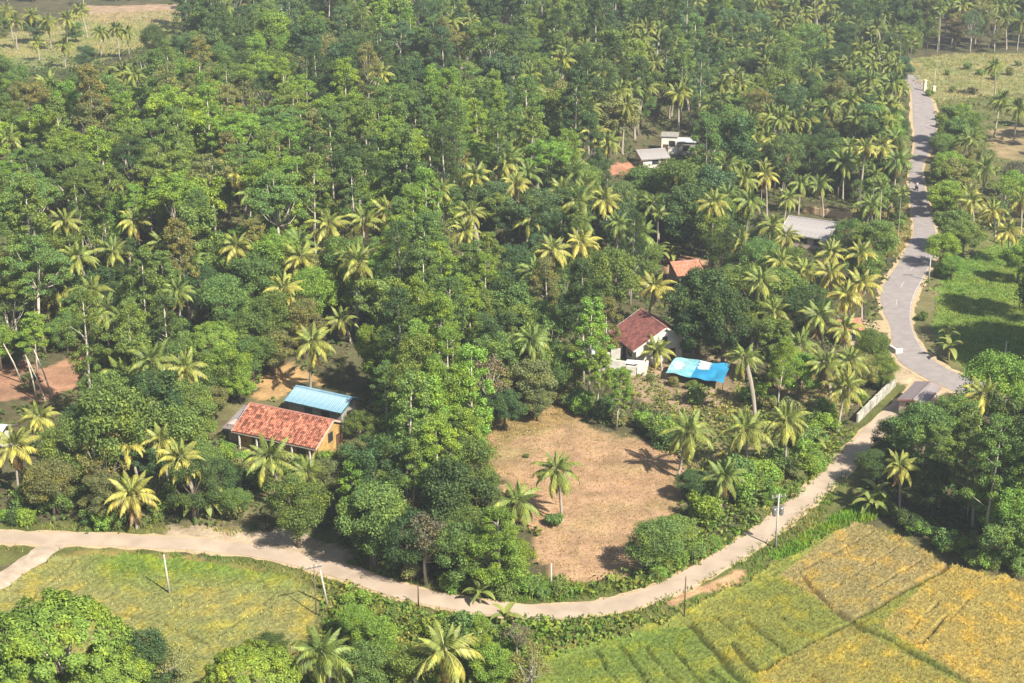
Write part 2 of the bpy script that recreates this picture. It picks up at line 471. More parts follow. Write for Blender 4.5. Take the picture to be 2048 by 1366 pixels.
# ---------------------------------------------------------------- rice
def rice(name, poly, furrows, cell, colour, label):
    P = [at_z(x, y, -.8) for x, y in poly]
    x0, x1 = min(p.x for p in P), max(p.x for p in P); y0, y1 = max(110, min(p.y for p in P)), max(p.y for p in P)
    X, Y = np.meshgrid(np.arange(x0, x1, cell), np.arange(y0, y1, cell))
    X = X + (RNG.random(X.shape) - .5) * cell * .6; Y = Y + (RNG.random(X.shape) - .5) * cell * .6
    G = ground(X, Y)
    px, py, _ = project(X, Y, G + .4)
    inside = in_poly(px + (vnoise(X, Y, 1.5, 41) - .5) * 14, py + (vnoise(X, Y, 1.5, 42) - .5) * 14, poly)
    h = .42 + .10 * (vnoise(X, Y, 3, 43) - .5) + .09 * (RNG.random(X.shape) - .5)
    fur = np.zeros(X.shape)
    for (ax, ay), (bx, by), wd in furrows:
        a, b = at_z(ax, ay, -.4), at_z(bx, by, -.4)
        d = b - a; L2 = d.x ** 2 + d.y ** 2
        t = np.clip(((X - a.x) * d.x + (Y - a.y) * d.y) / L2, 0, 1)
        w = wd * (.6 + .9 * vnoise(X, Y, 1.6, 44))
        dist = np.hypot(X - a.x - t * d.x + .5 * (vnoise(X, Y, 2.2, 45) - .5), Y - a.y - t * d.y)
        fur = np.maximum(fur, np.clip(1.4 - dist / w, 0, 1))
    rowc = .5 + .5 * np.sin((X * .86 + Y * .5) * 6.283 / .55 + 2.0 * vnoise(X, Y, 4, 46))
    h = h * (1 - fur * .93) * (.86 + .14 * rowc) + .015
    c = colour(px, py, X, Y)
    spk = RNG.random(X.shape)[..., None]; c = c * (1 - .62 * fur[..., None]) * (.80 + .22 * rowc[..., None]) * (.68 + .56 * spk) * (1 - .28 * (RNG.random(X.shape)[..., None] < .16))
    ny_, nx_ = X.shape
    ii = np.arange(ny_ * nx_).reshape(ny_, nx_)
    ok = inside[:-1, :-1] & inside[1:, 1:] & inside[1:, :-1] & inside[:-1, 1:]
    q = np.stack([ii[:-1, :-1], ii[:-1, 1:], ii[1:, 1:], ii[1:, :-1]], -1)[ok]
    used = np.unique(q); remap = np.zeros(ny_ * nx_, int); remap[used] = np.arange(len(used))
    vv = np.stack([X, Y, G + h], -1).reshape(-1, 3)[used]
    cc = c.reshape(-1, 3)[used]
    # blades and ears standing out of the canopy
    sel = used[(RNG.random(len(used)) < .55) & (fur.ravel()[used] < .3)]
    base = np.stack([X, Y, G + h - .08], -1).reshape(-1, 3)[sel]
    k = len(base); ang = RNG.random(k) * 6.28; wv = .05 + .05 * RNG.random(k); hv = .16 + .2 * RNG.random(k); ln = (RNG.random((k, 2)) - .5) * .3
    b0 = base + np.stack([np.cos(ang) * wv, np.sin(ang) * wv, 0 * wv], -1); b1 = base - np.stack([np.cos(ang) * wv, np.sin(ang) * wv, 0 * wv], -1)
    b2 = base + np.stack([ln[:, 0], ln[:, 1], hv], -1)
    o = len(vv)
    allv = np.concatenate([vv, np.stack([b0, b1, b2], 1).reshape(-1, 3)])
    bc = np.repeat(c.reshape(-1, 3)[sel] * (.8 + .7 * RNG.random((k, 1))), 3, 0)
    tri = (o + np.arange(k * 3)).reshape(-1, 3)
    tq = np.concatenate([remap[q][:, [0, 1, 2]], remap[q][:, [0, 2, 3]], tri])
    ob = mesh_obj(name, allv, tq, TUFT, cols=np.concatenate([cc, bc]))
    return tag(ob, label, 'rice', None, 'stuff')

def right_colour(px, py, X, Y):
    nn = vnoise(X, Y, 5, 51)[..., None]; n3 = vnoise(X, Y, 1.2, 52)[..., None]
    green = V(.175, .205, .045) * (1 - nn) + V(.23, .23, .055) * nn
    brown = V(.31, .245, .105) * (1 - nn) + V(.265, .225, .085) * nn
    gold = V(.345, .265, .075) * (1 - nn) + V(.31, .25, .08) * nn
    c = green
    A = in_poly(px, py, [(1715, 1030), (1905, 1120), (1880, 1140), (1700, 1240), (1560, 1150)])[..., None]
    B = in_poly(px, py, [(1880, 1140), (1905, 1120), (2300, 1150), (2300, 1600), (2080, 1450), (1760, 1250)])[..., None]
    C = in_poly(px, py, [(1520, 1340), (1700, 1250), (2080, 1450), (2080, 1600), (1500, 1600)])[..., None]
    D = in_poly(px, py, [(1380, 1250), (1500, 1366), (1600, 1500), (1000, 1500), (1080, 1290)])[..., None]
    c = np.where(A, brown, c); c = np.where(B, gold, c); c = np.where(C, green * .45 + gold * .55, c); c = np.where(D, V(.14, .205, .04) * (1 - nn) + V(.19, .225, .05) * nn, c)
    return c * (.92 + .16 * n3) * .95

rf = [((1383, 1248), (1485, 1366), .42), ((1485, 1366), (1560, 1450), .4), ((1495, 1240), (1575, 1303), .2), ((1460, 1285), (1512, 1340), .22), ((1430, 1230), (1480, 1275), .14),
      ((1880, 1142), (1705, 1238), .30), ((1905, 1122), (1880, 1142), .3), ((1700, 1244), (1525, 1335), .26), ((1705, 1240), (1940, 1366), .24), ((1940, 1366), (2080, 1450), .2),
      ((1680, 1222), (1725, 1258), .4), ((1745, 1064), (1590, 1148), .08), ((1800, 1090), (1660, 1180), .09), ((1840, 1120), (1700, 1205), .08),
      ((1805, 1125), (1890, 1140), .10), ((1882, 1200), (1815, 1265), .13), ((1895, 1228), (1845, 1285), .12), ((1960, 1290), (2048, 1330), .07), ((1600, 1150), (1690, 1240), .2),
      ((1420, 1340), (1480, 1400), .2), ((1340, 1290), (1440, 1400), .16), ((1290, 1290), (1380, 1400), .16), ((1240, 1290), (1320, 1400), .16), ((1190, 1300), (1260, 1400), .16),
      ((1560, 1230), (1650, 1290), .1), ((1590, 1320), (1680, 1390), .09), ((1720, 1320), (1810, 1390), .08), ((1950, 1180), (1900, 1240), .07)]
rice('rice_crop', RIGHT_FIELD, rf, .21, right_colour, 'ripening gold and green rice in the right foreground field')
def left_colour(px, py, X, Y):
    nn = vnoise(X, Y, 4, 61)[..., None]; n3 = vnoise(X, Y, 1.3, 62)[..., None]
    c = V(.28, .265, .095) * (1 - nn) + V(.225, .245, .08) * nn
    g = np.clip((1185 - py) / 50, 0, 1)[..., None] * np.clip((px - 150) / 80, 0, 1)[..., None]
    return (c * (1 - g) + V(.15, .22, .04) * g) * (.92 + .16 * n3)
lf = [((70, 1192), (310, 1240), .16), ((310, 1240), (420, 1290), .12), ((150, 1120), (60, 1200), .08), ((420, 1160), (330, 1235), .07), ((560, 1180), (440, 1270), .07)]
rice('rice_crop', LEFT_FIELD, lf, .22, left_colour, 'yellow-green rice in the left field below the lane')

# ---------------------------------------------------------------- plants: shared meshes
def unit(v): return v / np.maximum(np.linalg.norm(v, axis=-1, keepdims=True), 1e-6)

def leaf_quads(pos, nrm, size, rng, aspect=1.7, fold=.18):
    """rhombic leaves, one island each"""
    k = len(pos)
    r = rng.normal(size=(k, 3)); t = unit(np.cross(nrm, r)); b = np.cross(nrm, t)
    s = (size * (.65 + .7 * rng.random(k)))[:, None]
    L, W = t * s * aspect * .5, b * s * .5
    dr = -nrm * s * fold
    v = np.stack([pos - L + dr, pos + W, pos + L + dr, pos - W], 1).reshape(-1, 3)
    return v, np.arange(k * 4).reshape(-1, 4)

def cloud(centres, radii, n, leaf, rng, flat=.75, up=.35, spread=.55, aspect=1.7):
    P, N = [], []
    for c, r in zip(centres, radii):
        k = max(4, int(n * (r ** 1.6)))
        d = unit(rng.normal(size=(k, 3)) + np.array([0, 0, up]))
        rad = r * (.2 + .95 * rng.random(k) ** .75)[:, None]
        P.append(np.asarray(c) + d * rad * np.array([1, 1, flat]))
        N.append(unit(d + spread * rng.normal(size=(k, 3)) + np.array([0, 0, .35])))
    P, N = np.concatenate(P), np.concatenate(N)
    return leaf_quads(P, N, leaf, rng, aspect)

def crown_mesh(name, vf, mat=None):
    me = bpy.data.meshes.new(name); v, f = vf
    me.vertices.add(len(v)); me.vertices.foreach_set('co', np.asarray(v, np.float32).ravel())
    nf, k = f.shape
    me.loops.add(nf * k); me.loops.foreach_set('vertex_index', f.astype(np.int32).ravel())
    me.polygons.add(nf); me.polygons.foreach_set('loop_start', np.arange(0, nf * k, k, dtype=np.int32))
    me.update(calc_edges=True); me.materials.append(mat or LEAF)
    return me

def limbs(mb, base, tips, r0, rng, mid=.5):
    for t in tips:
        b = Vector(base); t = Vector(t); m = b.lerp(t, mid) + Vector((0, 0, -.12 * (t - b).length)) + Vector(rng.normal(size=3) * .15)
        mb.tube([b, m, t], [r0, r0 * .65, r0 * .25], 5)

PROTO = {}      # kind -> list of (trunk mesh, crown mesh, height, crown radius, crown middle height)

def make_slender(seed, H=15.0):
    """tall thin tree, pale stem, light layered foliage"""
    g = np.random.default_rng(seed); mb = MB()
    bx, by = g.normal(size=2) * .35
    stem = [(0, 0, -.5), (bx * .3, by * .3, H * .3), (bx, by, H * .65), (bx * 1.3, by * 1.3, H * .95)]
    mb.tube(stem, [.20, .16, .11, .03], 6)
    C, R = [], []
    lo = g.uniform(.34, .5)
    for i in range(40):
        t = lo + (.98 - lo) * (i + g.random()) / 40; z = H * t
        w = g.uniform(1.7, 2.6) * math.sin(min(1, (1.06 - t) / .55) * math.pi * .55) + .25
        a = i * 2.4 + g.random(); q = w * (.45 + .6 * g.random())
        c = (bx * t * 1.3 + q * math.cos(a), by * t * 1.3 + q * math.sin(a), z + .25 * q)
        C.append(c); R.append(.45 + .45 * g.random())
        if i % 3 == 0: mb.tube([(bx * t, by * t, z - .5 * q), ((bx * t + c[0]) / 2, (by * t + c[1]) / 2, z - .1 * q), c], [.05, .035, .012], 4)
    return mb.mesh('slender_trunk', BARK_PALE, True), crown_mesh('slender_crown', cloud(C, R, 600, .108 * g.uniform(.85, 1.3), g, .6, .3, .8)), H, 2.7, H * .72

def make_spreading(seed, H=15.0):
    """flat topped crown of feathery layers on forked pale stems"""
    g = np.random.default_rng(seed); mb = MB(); C, R = [], []
    fork = H * (.50 + .1 * g.random())
    mb.tube([(0, 0, -.5), (.15 * g.normal(), .15 * g.normal(), fork * .6), (0, 0, fork)], [.24, .19, .15], 7)
    for i in range(60):
        a = i * 2.399 + .6 * g.random(); q = 4.1 * math.sqrt((i + .5) / 60)
        z = H * (.97 - .20 * (q / 4.1) ** 2) + .45 * g.normal() - (.12 * H if g.random() < .3 else 0)
        c = (q * math.cos(a), q * math.sin(a), z); C.append(c); R.append(.5 + .5 * g.random())
        if i % 5 == 0: limbs(mb, (0, 0, fork - .2), [(c[0] * .9, c[1] * .9, z - .25)], .085, g)
    return mb.mesh('spreading_trunk', BARK_PALE, True), crown_mesh('spreading_crown', cloud(C, R, 480, .112 * g.uniform(.85, 1.25), g, .5, .4, .75)), H, 4.3, H * .86

def make_broad(seed, H=10.0):
    """dense rounded evergreen crown"""
    g = np.random.default_rng(seed); mb = MB(); C, R = [], []
    mb.tube([(0, 0, -.5), (.1, 0, H * .25), (0, .1, H * .5)], [.30, .24, .16], 7)
    sx, sy = 3.3 + .5 * g.random(), 3.3 + .5 * g.random()
    for i in range(62):
        d = unit(g.normal(size=3) + np.array([0, 0, .35])); q = .62 + .38 * g.random()
        lump = 1 + .22 * math.sin(3 * math.atan2(d[1], d[0]) + seed) * (1 - abs(d[2]))
        c = (d[0] * sx * q * lump, d[1] * sy * q * lump, H * .60 + d[2] * H * .36 * q)
        C.append(c); R.append(.70 + .5 * g.random())
        if i % 8 == 0: limbs(mb, (0, 0, H * .4), [c], .09, g)
    return mb.mesh('broadleaf_trunk', BARK, True), crown_mesh('broadleaf_crown', cloud(C, R, 340, .145 * g.uniform(.8, 1.3), g, .75, .35, .7, g.uniform(1.4, 2.2))), H, 3.9, H * .62

def make_oval(seed, H=13.0):
    """tall oval crown, uneven, on a straight stem"""
    g = np.random.default_rng(seed); mb = MB(); C, R = [], []
    mb.tube([(0, 0, -.5), (.1, 0, H * .3), (0, .1, H * .7)], [.26, .20, .10], 7)
    for i in range(58):
        t = g.random() ** .8; a = g.random() * 6.28
        w = 3.0 * math.sin(math.pi * (.16 + .84 * (1 - t)) ** .8) * (1 + .25 * math.sin(2 * a + seed) + .18 * math.sin(5 * t * math.pi + seed))
        q = w * (.55 + .5 * g.random()); c = (q * math.cos(a), q * math.sin(a), H * (.34 + .64 * t)); C.append(c); R.append(.62 + .5 * g.random())
        if i % 7 == 0: limbs(mb, (0, 0, c[2] - .8 * q), [c], .07, g)
    return mb.mesh('oval_trunk', BARK, True), crown_mesh('oval_crown', cloud(C, R, 340, .135 * g.uniform(.8, 1.3), g, .7, .35, .75, g.uniform(1.4, 2.4))), H, 3.2, H * .66

def make_rosette(seed, H=9.5):
    """wide crown of bright leaf rosettes with limbs showing through"""
    g = np.random.default_rng(seed); mb = MB(); P, N = [], []
    mb.tube([(0, 0, -.5), (.15, 0, H * .3), (0, .1, H * .45)], [.34, .27, .22], 8)
    tips = []
    for i in range(74):
        a = i * 2.399 + .3 * g.random(); q = math.sqrt((i + .5) / 74)
        z = H * (.62 + .36 * math.sqrt(max(0, 1 - q * q))) + .3 * g.normal()
        c = np.array([4.7 * q * math.cos(a), 4.7 * q * math.sin(a), z]); tips.append(c)
        if i % 4 == 0: limbs(mb, (0, 0, H * .42), [c - np.array([0, 0, .2])], .10, g, .55)
        r = .62 + .3 * g.random(); out = unit(c - np.array([0, 0, H * .5])); k = 270
        d = unit(g.normal(size=(k, 3)) + out * .9 + np.array([0, 0, .4]))
        P.append(c + d * (r * (.5 + .55 * g.random(k)))[:, None]); N.append(unit(d * .8 + out * .5 + .35 * g.normal(size=(k, 3))))
    return mb.mesh('rosette_trunk', BARK_PALE, True), crown_mesh('rosette_crown', leaf_quads(np.concatenate(P), np.concatenate(N), .145, g, 1.9)), H, 4.9, H * .78

def make_sparse(seed, H=10.0):
    """thin foliage over visible twigs"""
    g = np.random.default_rng(seed); mb = MB(); C, R = [], []
    mb.tube([(0, 0, -.5), (.2, 0, H * .3), (.1, .2, H * .55)], [.22, .17, .11], 6)
    for i in range(30):
        d = unit(g.normal(size=3) + np.array([0, 0, .5])); q = .5 + .5 * g.random()
        c = (d[0] * 2.9 * q, d[1] * 2.9 * q, H * .62 + d[2] * H * .34 * q); C.append(c); R.append(.6 + .4 * g.random())
        limbs(mb, (.1, .1, H * (.3 + .2 * g.random())), [c], .05, g)
    return mb.mesh('sparse_trunk', BARK_PALE, True), crown_mesh('sparse_crown', cloud(C, R, 150, .145, g, .8, .3, .8)), H, 3.1, H * .65

def make_bush(seed, H=2.6):
    g = np.random.default_rng(seed); mb = MB(); C, R = [], []
    for i in range(5):
        a = i * 1.3; mb.tube([(0, 0, -.3), (.3 * math.cos(a), .3 * math.sin(a), H * .4), (.8 * math.cos(a), .8 * math.sin(a), H * .75)], [.05, .04, .015], 4)
    for i in range(20):
        d = unit(g.normal(size=3) + np.array([0, 0, .4])); q = .5 + .5 * g.random()
        lump = 1 + .3 * math.sin(2 * math.atan2(d[1], d[0]) + seed * 1.7)
        C.append((d[0] * 1.35 * q * lump, d[1] * 1.35 * q * lump, H * .48 + d[2] * H * .45 * q)); R.append(.40 + .32 * g.random())
    return mb.mesh('shrub_stems', BARK, True), crown_mesh('shrub_foliage', cloud(C, R, 420, .135, g, .8, .35, .7)), H, 1.7, H * .5

PROTO['slender'] = [make_slender(100 + i) for i in range(8)]
PROTO['spreading'] = [make_spreading(200 + i) for i in range(4)]
PROTO['broad'] = [make_broad(300 + i) for i in range(5)]
PROTO['rosette'] = [make_rosette(400 + i) for i in range(2)]
PROTO['oval'] = [make_oval(350 + i) for i in range(5)]
PROTO['sparse'] = [make_sparse(500 + i) for i in range(3)]
PROTO['bush'] = [make_bush(600 + i) for i in range(5)]

# palms
def frond_arrays(L, droop, seed, pairs=28, width=.78, lw=.062, e0=0.0, az=0.0, base=(0, 0, 0)):
    g = np.random.default_rng(seed)
    S = 9; pts = []; p = np.array([0., 0., 0.])
    for i in range(S + 1):
        s = i / S; a = -droop * s ** 1.25; pts.append(p.copy()); p = p + np.array([math.cos(a), 0, math.sin(a)]) * L / S
    pts = np.array(pts)
    def on(s):
        f = min(s * S, S - .001); i = int(f); return pts[i] + (pts[i + 1] - pts[i]) * (f - i), unit(pts[i + 1] - pts[i])
    V_, F_ = [], []
    for i in range(S):      # midrib
        w0, w1 = .05 * (1 - i / S) + .012, .05 * (1 - (i + 1) / S) + .012
        k = len(V_); V_ += [pts[i] + (0, w0, 0), pts[i] + (0, -w0, 0), pts[i + 1] + (0, -w1, 0), pts[i + 1] + (0, w1, 0)]; F_.append((k, k + 1, k + 2, k + 3))
    for j in range(pairs):
        s = .16 + .84 * (j + .5) / pairs
        c, t = on(s); ln = width * math.sin(math.pi * min(1, .18 + .86 * s) ** .8) * (.85 + .3 * g.random()) + .12
        for side in (-1, 1):
            sag = 1.0 + .8 * g.random()
            d = unit(np.array([t[0] * .55, side * 1.0, t[2] * .55 - sag * .75])); n_ = unit(np.cross(d, t)); w = unit(np.cross(n_, d)) * lw * (.8 + .4 * g.random())
            m = c + d * ln * .45 + np.array([0, 0, .05]); e = c + d * ln + np.array([0, 0, -.16 * ln])
            k = len(V_); V_ += [c, m + w, e, m - w]; F_.append((k, k + 1, k + 2, k + 3))
    V_ = np.array(V_)
    M = Euler((0, -e0, 0)).to_matrix(); M = Euler((0, 0, az)).to_matrix() @ M
    V_ = V_ @ np.array(M).T + np.array(base)
    return V_, np.array(F_)

def with_age(me, ages):
    a = me.attributes.new('age', 'FLOAT', 'POINT'); a.data.foreach_set('value', np.asarray(ages, np.float32)); return me

FRONDS = []
for i, (L, dr) in enumerate([(3.2, .85), (3.8, 1.65), (3.9, 1.9), (3.5, 1.35)]):
    v, f = frond_arrays(L, dr, 700 + i); me = crown_mesh('frond', (v, f), FROND); with_age(me, np.zeros(len(v))); FRONDS.append(me)

def palm_layout(seed, nf):
    """(mesh index, elevation, azimuth, age, length factor) for each frond of a crown"""
    g = np.random.default_rng(seed); out = []
    for i in range(nf):
        t = (i + .5) / nf
        el = math.radians(88 - 122 * t ** .9 + 10 * g.normal())
        out.append((0 if t < .3 else (1 if t < .6 else (2 if g.random() < .6 else 3)), el, i * 2.399 + .25 * g.normal(), t, (.72 + .3 * min(1, t * 2.4)) * (.9 + .2 * g.random())))
    return out

def joined_crown(seed, nf=24):
    Vs, Fs, A = [], [], []; o = 0
    for mi, el, az, t, ls in palm_layout(seed, nf):
        L, dr = [(3.2, .85), (3.8, 1.65), (3.9, 1.9), (3.5, 1.35)][mi]
        v, f = frond_arrays(L * ls, dr, int(az * 1000) % 9999, 17, .80 * ls, .095, el, az)
        Vs.append(v); Fs.append(f + o); o += len(v); A += [max(0, t - .25) * 1.1] * len(v)
    me = crown_mesh('palm_crown', (np.concatenate(Vs), np.concatenate(Fs)), FROND); return with_age(me, A)
PALM_CROWNS = [joined_crown(800 + i) for i in range(5)]
PALM_TRUNKS = []
for i in range(7):
    g = np.random.default_rng(900 + i); lx, ly = g.normal(size=2) * 1.0
    mb = MB(); pts, rad = [], []
    for k in range(9):
        s = k / 8; pts.append((lx * s ** 1.6, ly * s ** 1.6, s)); rad.append(.165 - .07 * s + (.09 if k == 0 else 0))
    mb.tube(pts, rad, 7); PALM_TRUNKS.append((mb.mesh('palm_trunk', BARK_PALM, True), lx, ly))
mb = MB()
g = np.random.default_rng(77)
for k in range(7):
    a = k * .9; c = Vector((.26 * math.cos(a), .26 * math.sin(a), -.32 - .12 * (k % 3)))
    pts = [c + Vector((0, 0, z)) for z in (-.14, -.09, 0, .09, .14)]; mb.tube(pts, [.02, .1, .13, .1, .02], 6)
NUTS = mb.mesh('coconut_cluster', NUT, True)
# areca palm crown: short stiff fronds
def areca_crown(seed):
    g = np.random.default_rng(seed); Vs, Fs = [], []; o = 0
    for i in range(9):
        v, f = frond_arrays(1.9, .9, seed + i, 10, .55, .12, math.radians(75 - 9 * i + 8 * g.normal()), i * 2.4)
        Vs.append(v); Fs.append(f + o); o += len(v)
    me = crown_mesh('areca_crown', (np.concatenate(Vs), np.concatenate(Fs)), FROND); return with_age(me, np.zeros(o))
ARECA = [areca_crown(950 + i) for i in range(2)]
# banana leaf: broad blade, arched
def banana_leaf(seed, L=2.3, W=.34):
    V_, F_ = [], []; S = 8; p = Vector((0, 0, 0))
    for i in range(S + 1):
        s = i / S; a = .95 - 1.75 * s; w = W * math.sin(math.pi * min(1, .1 + .9 * s)) ** .6 if 0 < i < S else .03
        V_ += [(p.x, -w, p.z + .10 * w), (p.x, 0, p.z - .06), (p.x, w, p.z + .10 * w)]
        p = p + Vector((math.cos(a), 0, math.sin(a))) * L / S
    for i in range(S):
        k = i * 3; F_ += [(k, k + 1, k + 4, k + 3), (k + 1, k + 2, k + 5, k + 4)]
    me = crown_mesh('banana_leaf', (np.array(V_), np.array(F_)), FROND); return with_age(me, np.zeros(len(V_)))
BANANA = banana_leaf(1)

# ---------------------------------------------------------------- placing plants, and who is who
TONES = {'bright': ((.172, .272, .048), 'bright green'), 'lime': ((.170, .255, .045), 'yellow-green'), 'mid': ((.130, .198, .054), 'mid green'),
         'dark': ((.066, .112, .040), 'dark green'), 'olive': ((.180, .192, .072), 'olive green'), 'blue': ((.088, .146, .064), 'bluish green'), 'grey': ((.165, .150, .098), 'grey-brown')}
KINDS = {'slender': ('slender_tree', 'slender tree', 'slender trees', 'tree'), 'spreading': ('spreading_tree', 'flat-crowned tree', 'flat-crowned trees', 'tree'),
         'broad': ('broadleaf_tree', 'round tree', 'round trees', 'tree'), 'oval': ('oval_tree', 'tall oval tree', 'tall oval trees', 'tree'), 'rosette': ('clump_leaved_tree', 'clump-leaved tree', 'clump-leaved trees', 'tree'),
         'sparse': ('sparse_tree', 'thinly leaved tree', 'thinly leaved trees', 'tree'), 'bush': ('shrub', 'low shrub', 'low shrubs', 'shrub'),
         'palm': ('coconut_palm', 'coconut palm', 'coconut palms', 'palm'), 'areca': ('areca_palm', 'thin areca palm', 'thin areca palms', 'palm'), 'banana': ('banana_plant', 'banana plant', 'banana plants', 'banana plant')}
REG = []          # every plant: (object, kind, tone word, px, py)
CROWNS = []       # px, py, radius px of tall plants, for spacing

def note(o, kind, tone, p, hc):
    px, py, d = project(p.x, p.y, p.z + hc)
    REG.append((o, kind, tone, float(px), float(py)))

def jitter_colour(c, a=.16):
    k = 1 + a * (random.random() * 2 - 1); h = .12 * (random.random() * 2 - 1)
    return (c[0] * k * (1 + h), c[1] * k, c[2] * k * (1 - h))

def plant(kind, p, size=1.0, tone='mid', tall=1.0, label=None):
    name, one, many, cat = KINDS[kind]
    trunk, crown, H, R, Hc = random.choice(PROTO[kind])
    o = thing(name, p, random.random() * 6.283)
    o.scale = (size, size, size * tall)
    nm = ('stems', 'foliage') if kind == 'bush' else ('trunk', 'crown')
    link(nm[0], trunk, o); link(nm[1], crown, o, color=jitter_colour(TONES[tone][0]))
    o['category'] = cat
    if label: o['label'] = label
    note(o, kind, TONES[tone][1], p, Hc * size * tall)
    return o

def palm_colour(y, k=1.0):
    g, yl = Vector((.130, .190, .048)), Vector((.36, .335, .085))
    c = g.lerp(yl, max(0, min(1, y))) * k; return tuple(c)

def palm(p, H, size=1.0, yel=.3, label=None, near=True, lean=None):
    """p is the place under the crown's centre"""
    i = random.randrange(len(PALM_TRUNKS)) if lean is None else lean
    tm, lx, ly = PALM_TRUNKS[i]
    k = min(1.6, H / 7.0)
    rz = random.random() * 6.283
    off = Matrix.Rotation(rz, 3, 'Z') @ Vector((lx * k, ly * k, 0))
    b = Vector((p.x - off.x, p.y - off.y, 0)); b.z = gz(b.x, b.y) - .1
    top = p.z + H - b.z
    o = thing('coconut_palm', b, rz); o['category'] = 'palm'
    if label: o['label'] = label
    link('trunk', tm, o, scale=(k if k > 1 else 1, k if k > 1 else 1, top))
    if k <= 1: lx, ly = lx, ly
    else: lx, ly = lx * k, ly * k
    c0 = (lx, ly, top)
    if near:
        lay = palm_layout(random.randrange(1 << 20), random.choice((21, 22, 23, 24, 25)))
        for mi, el, az, t, ls in lay:
            yy_ = yel * 1.25 * min(1, .25 + t * 1.1) + (.25 * random.random() if t > .75 else 0)
            dead = t > .82 and random.random() < .38
            if dead: el = math.radians(random.uniform(-75, -45))
            link('frond', FRONDS[mi], o, loc=c0, rot=Euler((0, -el, az)), scale=(size * ls,) * 3, color=(.25, .17, .085) if dead else palm_colour(yy_, .8 + .4 * random.random()))
    else:
        link('crown', random.choice(PALM_CROWNS), o, loc=c0, rot=(0, 0, random.random() * 6.28), scale=(size * 1.02,) * 3, color=palm_colour(yel * .45, .68 + .28 * random.random()))
    if H > 4: link('coconuts', NUTS, o, loc=c0, scale=(size,) * 3)
    note(o, 'palm', 'yellowing' if yel > .55 else ('green' if yel < .28 else 'olive green'), p, H)
    return o

def areca(p, H, yel=.2):
    o = thing('areca_palm', p, random.random() * 6.28); o['category'] = 'palm'
    tm, lx, ly = random.choice(PALM_TRUNKS)
    link('trunk', tm, o, scale=(.45, .45, H)); link('crown', random.choice(ARECA), o, loc=(lx * .45, ly * .45, H), color=palm_colour(yel, .8))
    note(o, 'areca', 'green', p, H); return o

def banana(p, size=1.0, yel=.2, n=8):
    o = thing('banana_plant', p, random.random() * 6.28); o['category'] = 'banana plant'; o.scale = (size,) * 3
    MBs = MB(); h = 1.7
    link('stem', STEM_BANANA, o)
    for i in range(n):
        link('leaf', BANANA, o, loc=(0, 0, h - .05 * i), rot=Euler((0, math.radians(-25 + 9 * i), i * 2.4 + random.random() * .5)), scale=(.8 + .35 * random.random(),) * 3, color=palm_colour(yel + .25 * random.random(), .9))
    note(o, 'banana', 'green', p, 1.8 * size); return o
STEM_BANANA = MB().tube([(0, 0, -.2), (.03, 0, .9), (0, 0, 1.8)], [.15, .12, .07], 7).mesh('banana_stem', plain('banana_stem', (.24, .25, .09), (.30, .24, .12), 3), True)

# ---------------------------------------------------------------- buildings
TILE_RED = plain('clay_tile', (.43, .160, .096), (.25, .092, .062), 1.3, .85, .2, island=.65)
TILE_MAROON = plain('dark_clay_tile', (.235, .085, .068), (.15, .055, .05), 1.3, .75, .3, island=.35)
TILE_ORANGE = plain('new_clay_tile', (.56, .25, .16), (.48, .21, .13), 1.3, .85, .2, island=.25)
WOOD_DARK = plain('dark_timber', (.09, .06, .04), (.06, .04, .03), 3)
WHITE = plain('whitewash', (.72, .70, .64), (.58, .55, .49), 1.2, .9)
YELLOW = plain('ochre_wall', (.52, .35, .12), (.36, .23, .09), 1.4, .9)
GREYWALL = plain('cement_wall', (.34, .32, .29), (.25, .235, .21), 1.3, .95)
PINKWALL = plain('pinkish_plaster', (.55, .42, .37), (.46, .36, .31), 1.5, .9)
BRICKTAN = plain('tan_block', (.58, .42, .25), (.48, .33, .20), 2.0, .9)
BLUE_SHEET = plain('blue_painted_sheet', (.13, .27, .36), (.29, .42, .50), .45, .4, .45)
GREY_SHEET = plain('asbestos_sheet', (.35, .325, .32), (.28, .26, .255), .7, .9)
RUST_SHEET = plain('rusty_sheet', (.20, .165, .165), (.27, .235, .235), .7, .4, .5)
PALE_SHEET = plain('pale_zinc_sheet', (.58, .60, .62), (.46, .48, .50), .8, .5, .4)
RIDGE_RED = plain('ridge_clay', (.40, .20, .15), (.32, .15, .12), 2)
GLASS = plain('dark_pane', (.02, .025, .03), (.035, .04, .045), 2, .15, .5)
DOORM = plain('brown_door', (.16, .09, .05), (.11, .06, .04), 2, .6)
GREEN_PAINT = plain('teal_paint', (.05, .16, .15), (.04, .12, .12), 2, .6)
TARP = plain('blue_tarpaulin', (.025, .21, .42), (.04, .29, .48), .9, .35, .5)
TARP_PALE = plain('faded_aqua_tarpaulin', (.33, .52, .52), (.10, .38, .46), .9, .4, .4)
CEMENT_POST = plain('concrete_pole', (.50, .48, .42), (.40, .38, .33), 2.5, .85)
STEELM = plain('dull_steel', (.30, .30, .31), (.22, .22, .23), 3, .5, .5, .6)

def tile_field(length, slope_len, tw, tl, rng):
    """clay tiles over a slope in (u, v, w): u along the ridge, v down the slope, w outward"""
    nx_, ny_ = int(length / tw), int(slope_len / tl); v, f = [], []
    for j in range(ny_):
        for i in range(nx_):
            u0 = -length / 2 + i * tw + rng.normal() * .008; v0 = j * tl + rng.normal() * .01
            w0 = .03 + abs(rng.normal()) * .008; lift = .035
            k = len(v)
            for vv, ww in ((v0, w0), (v0 + tl * 1.12, w0 + lift)):
                v += [(u0, vv, ww), (u0 + tw * .5, vv, ww + .055), (u0 + tw * .96, vv, ww)]
            f += [(k, k + 1, k + 4, k + 3), (k + 1, k + 2, k + 5, k + 4)]
    return v, f

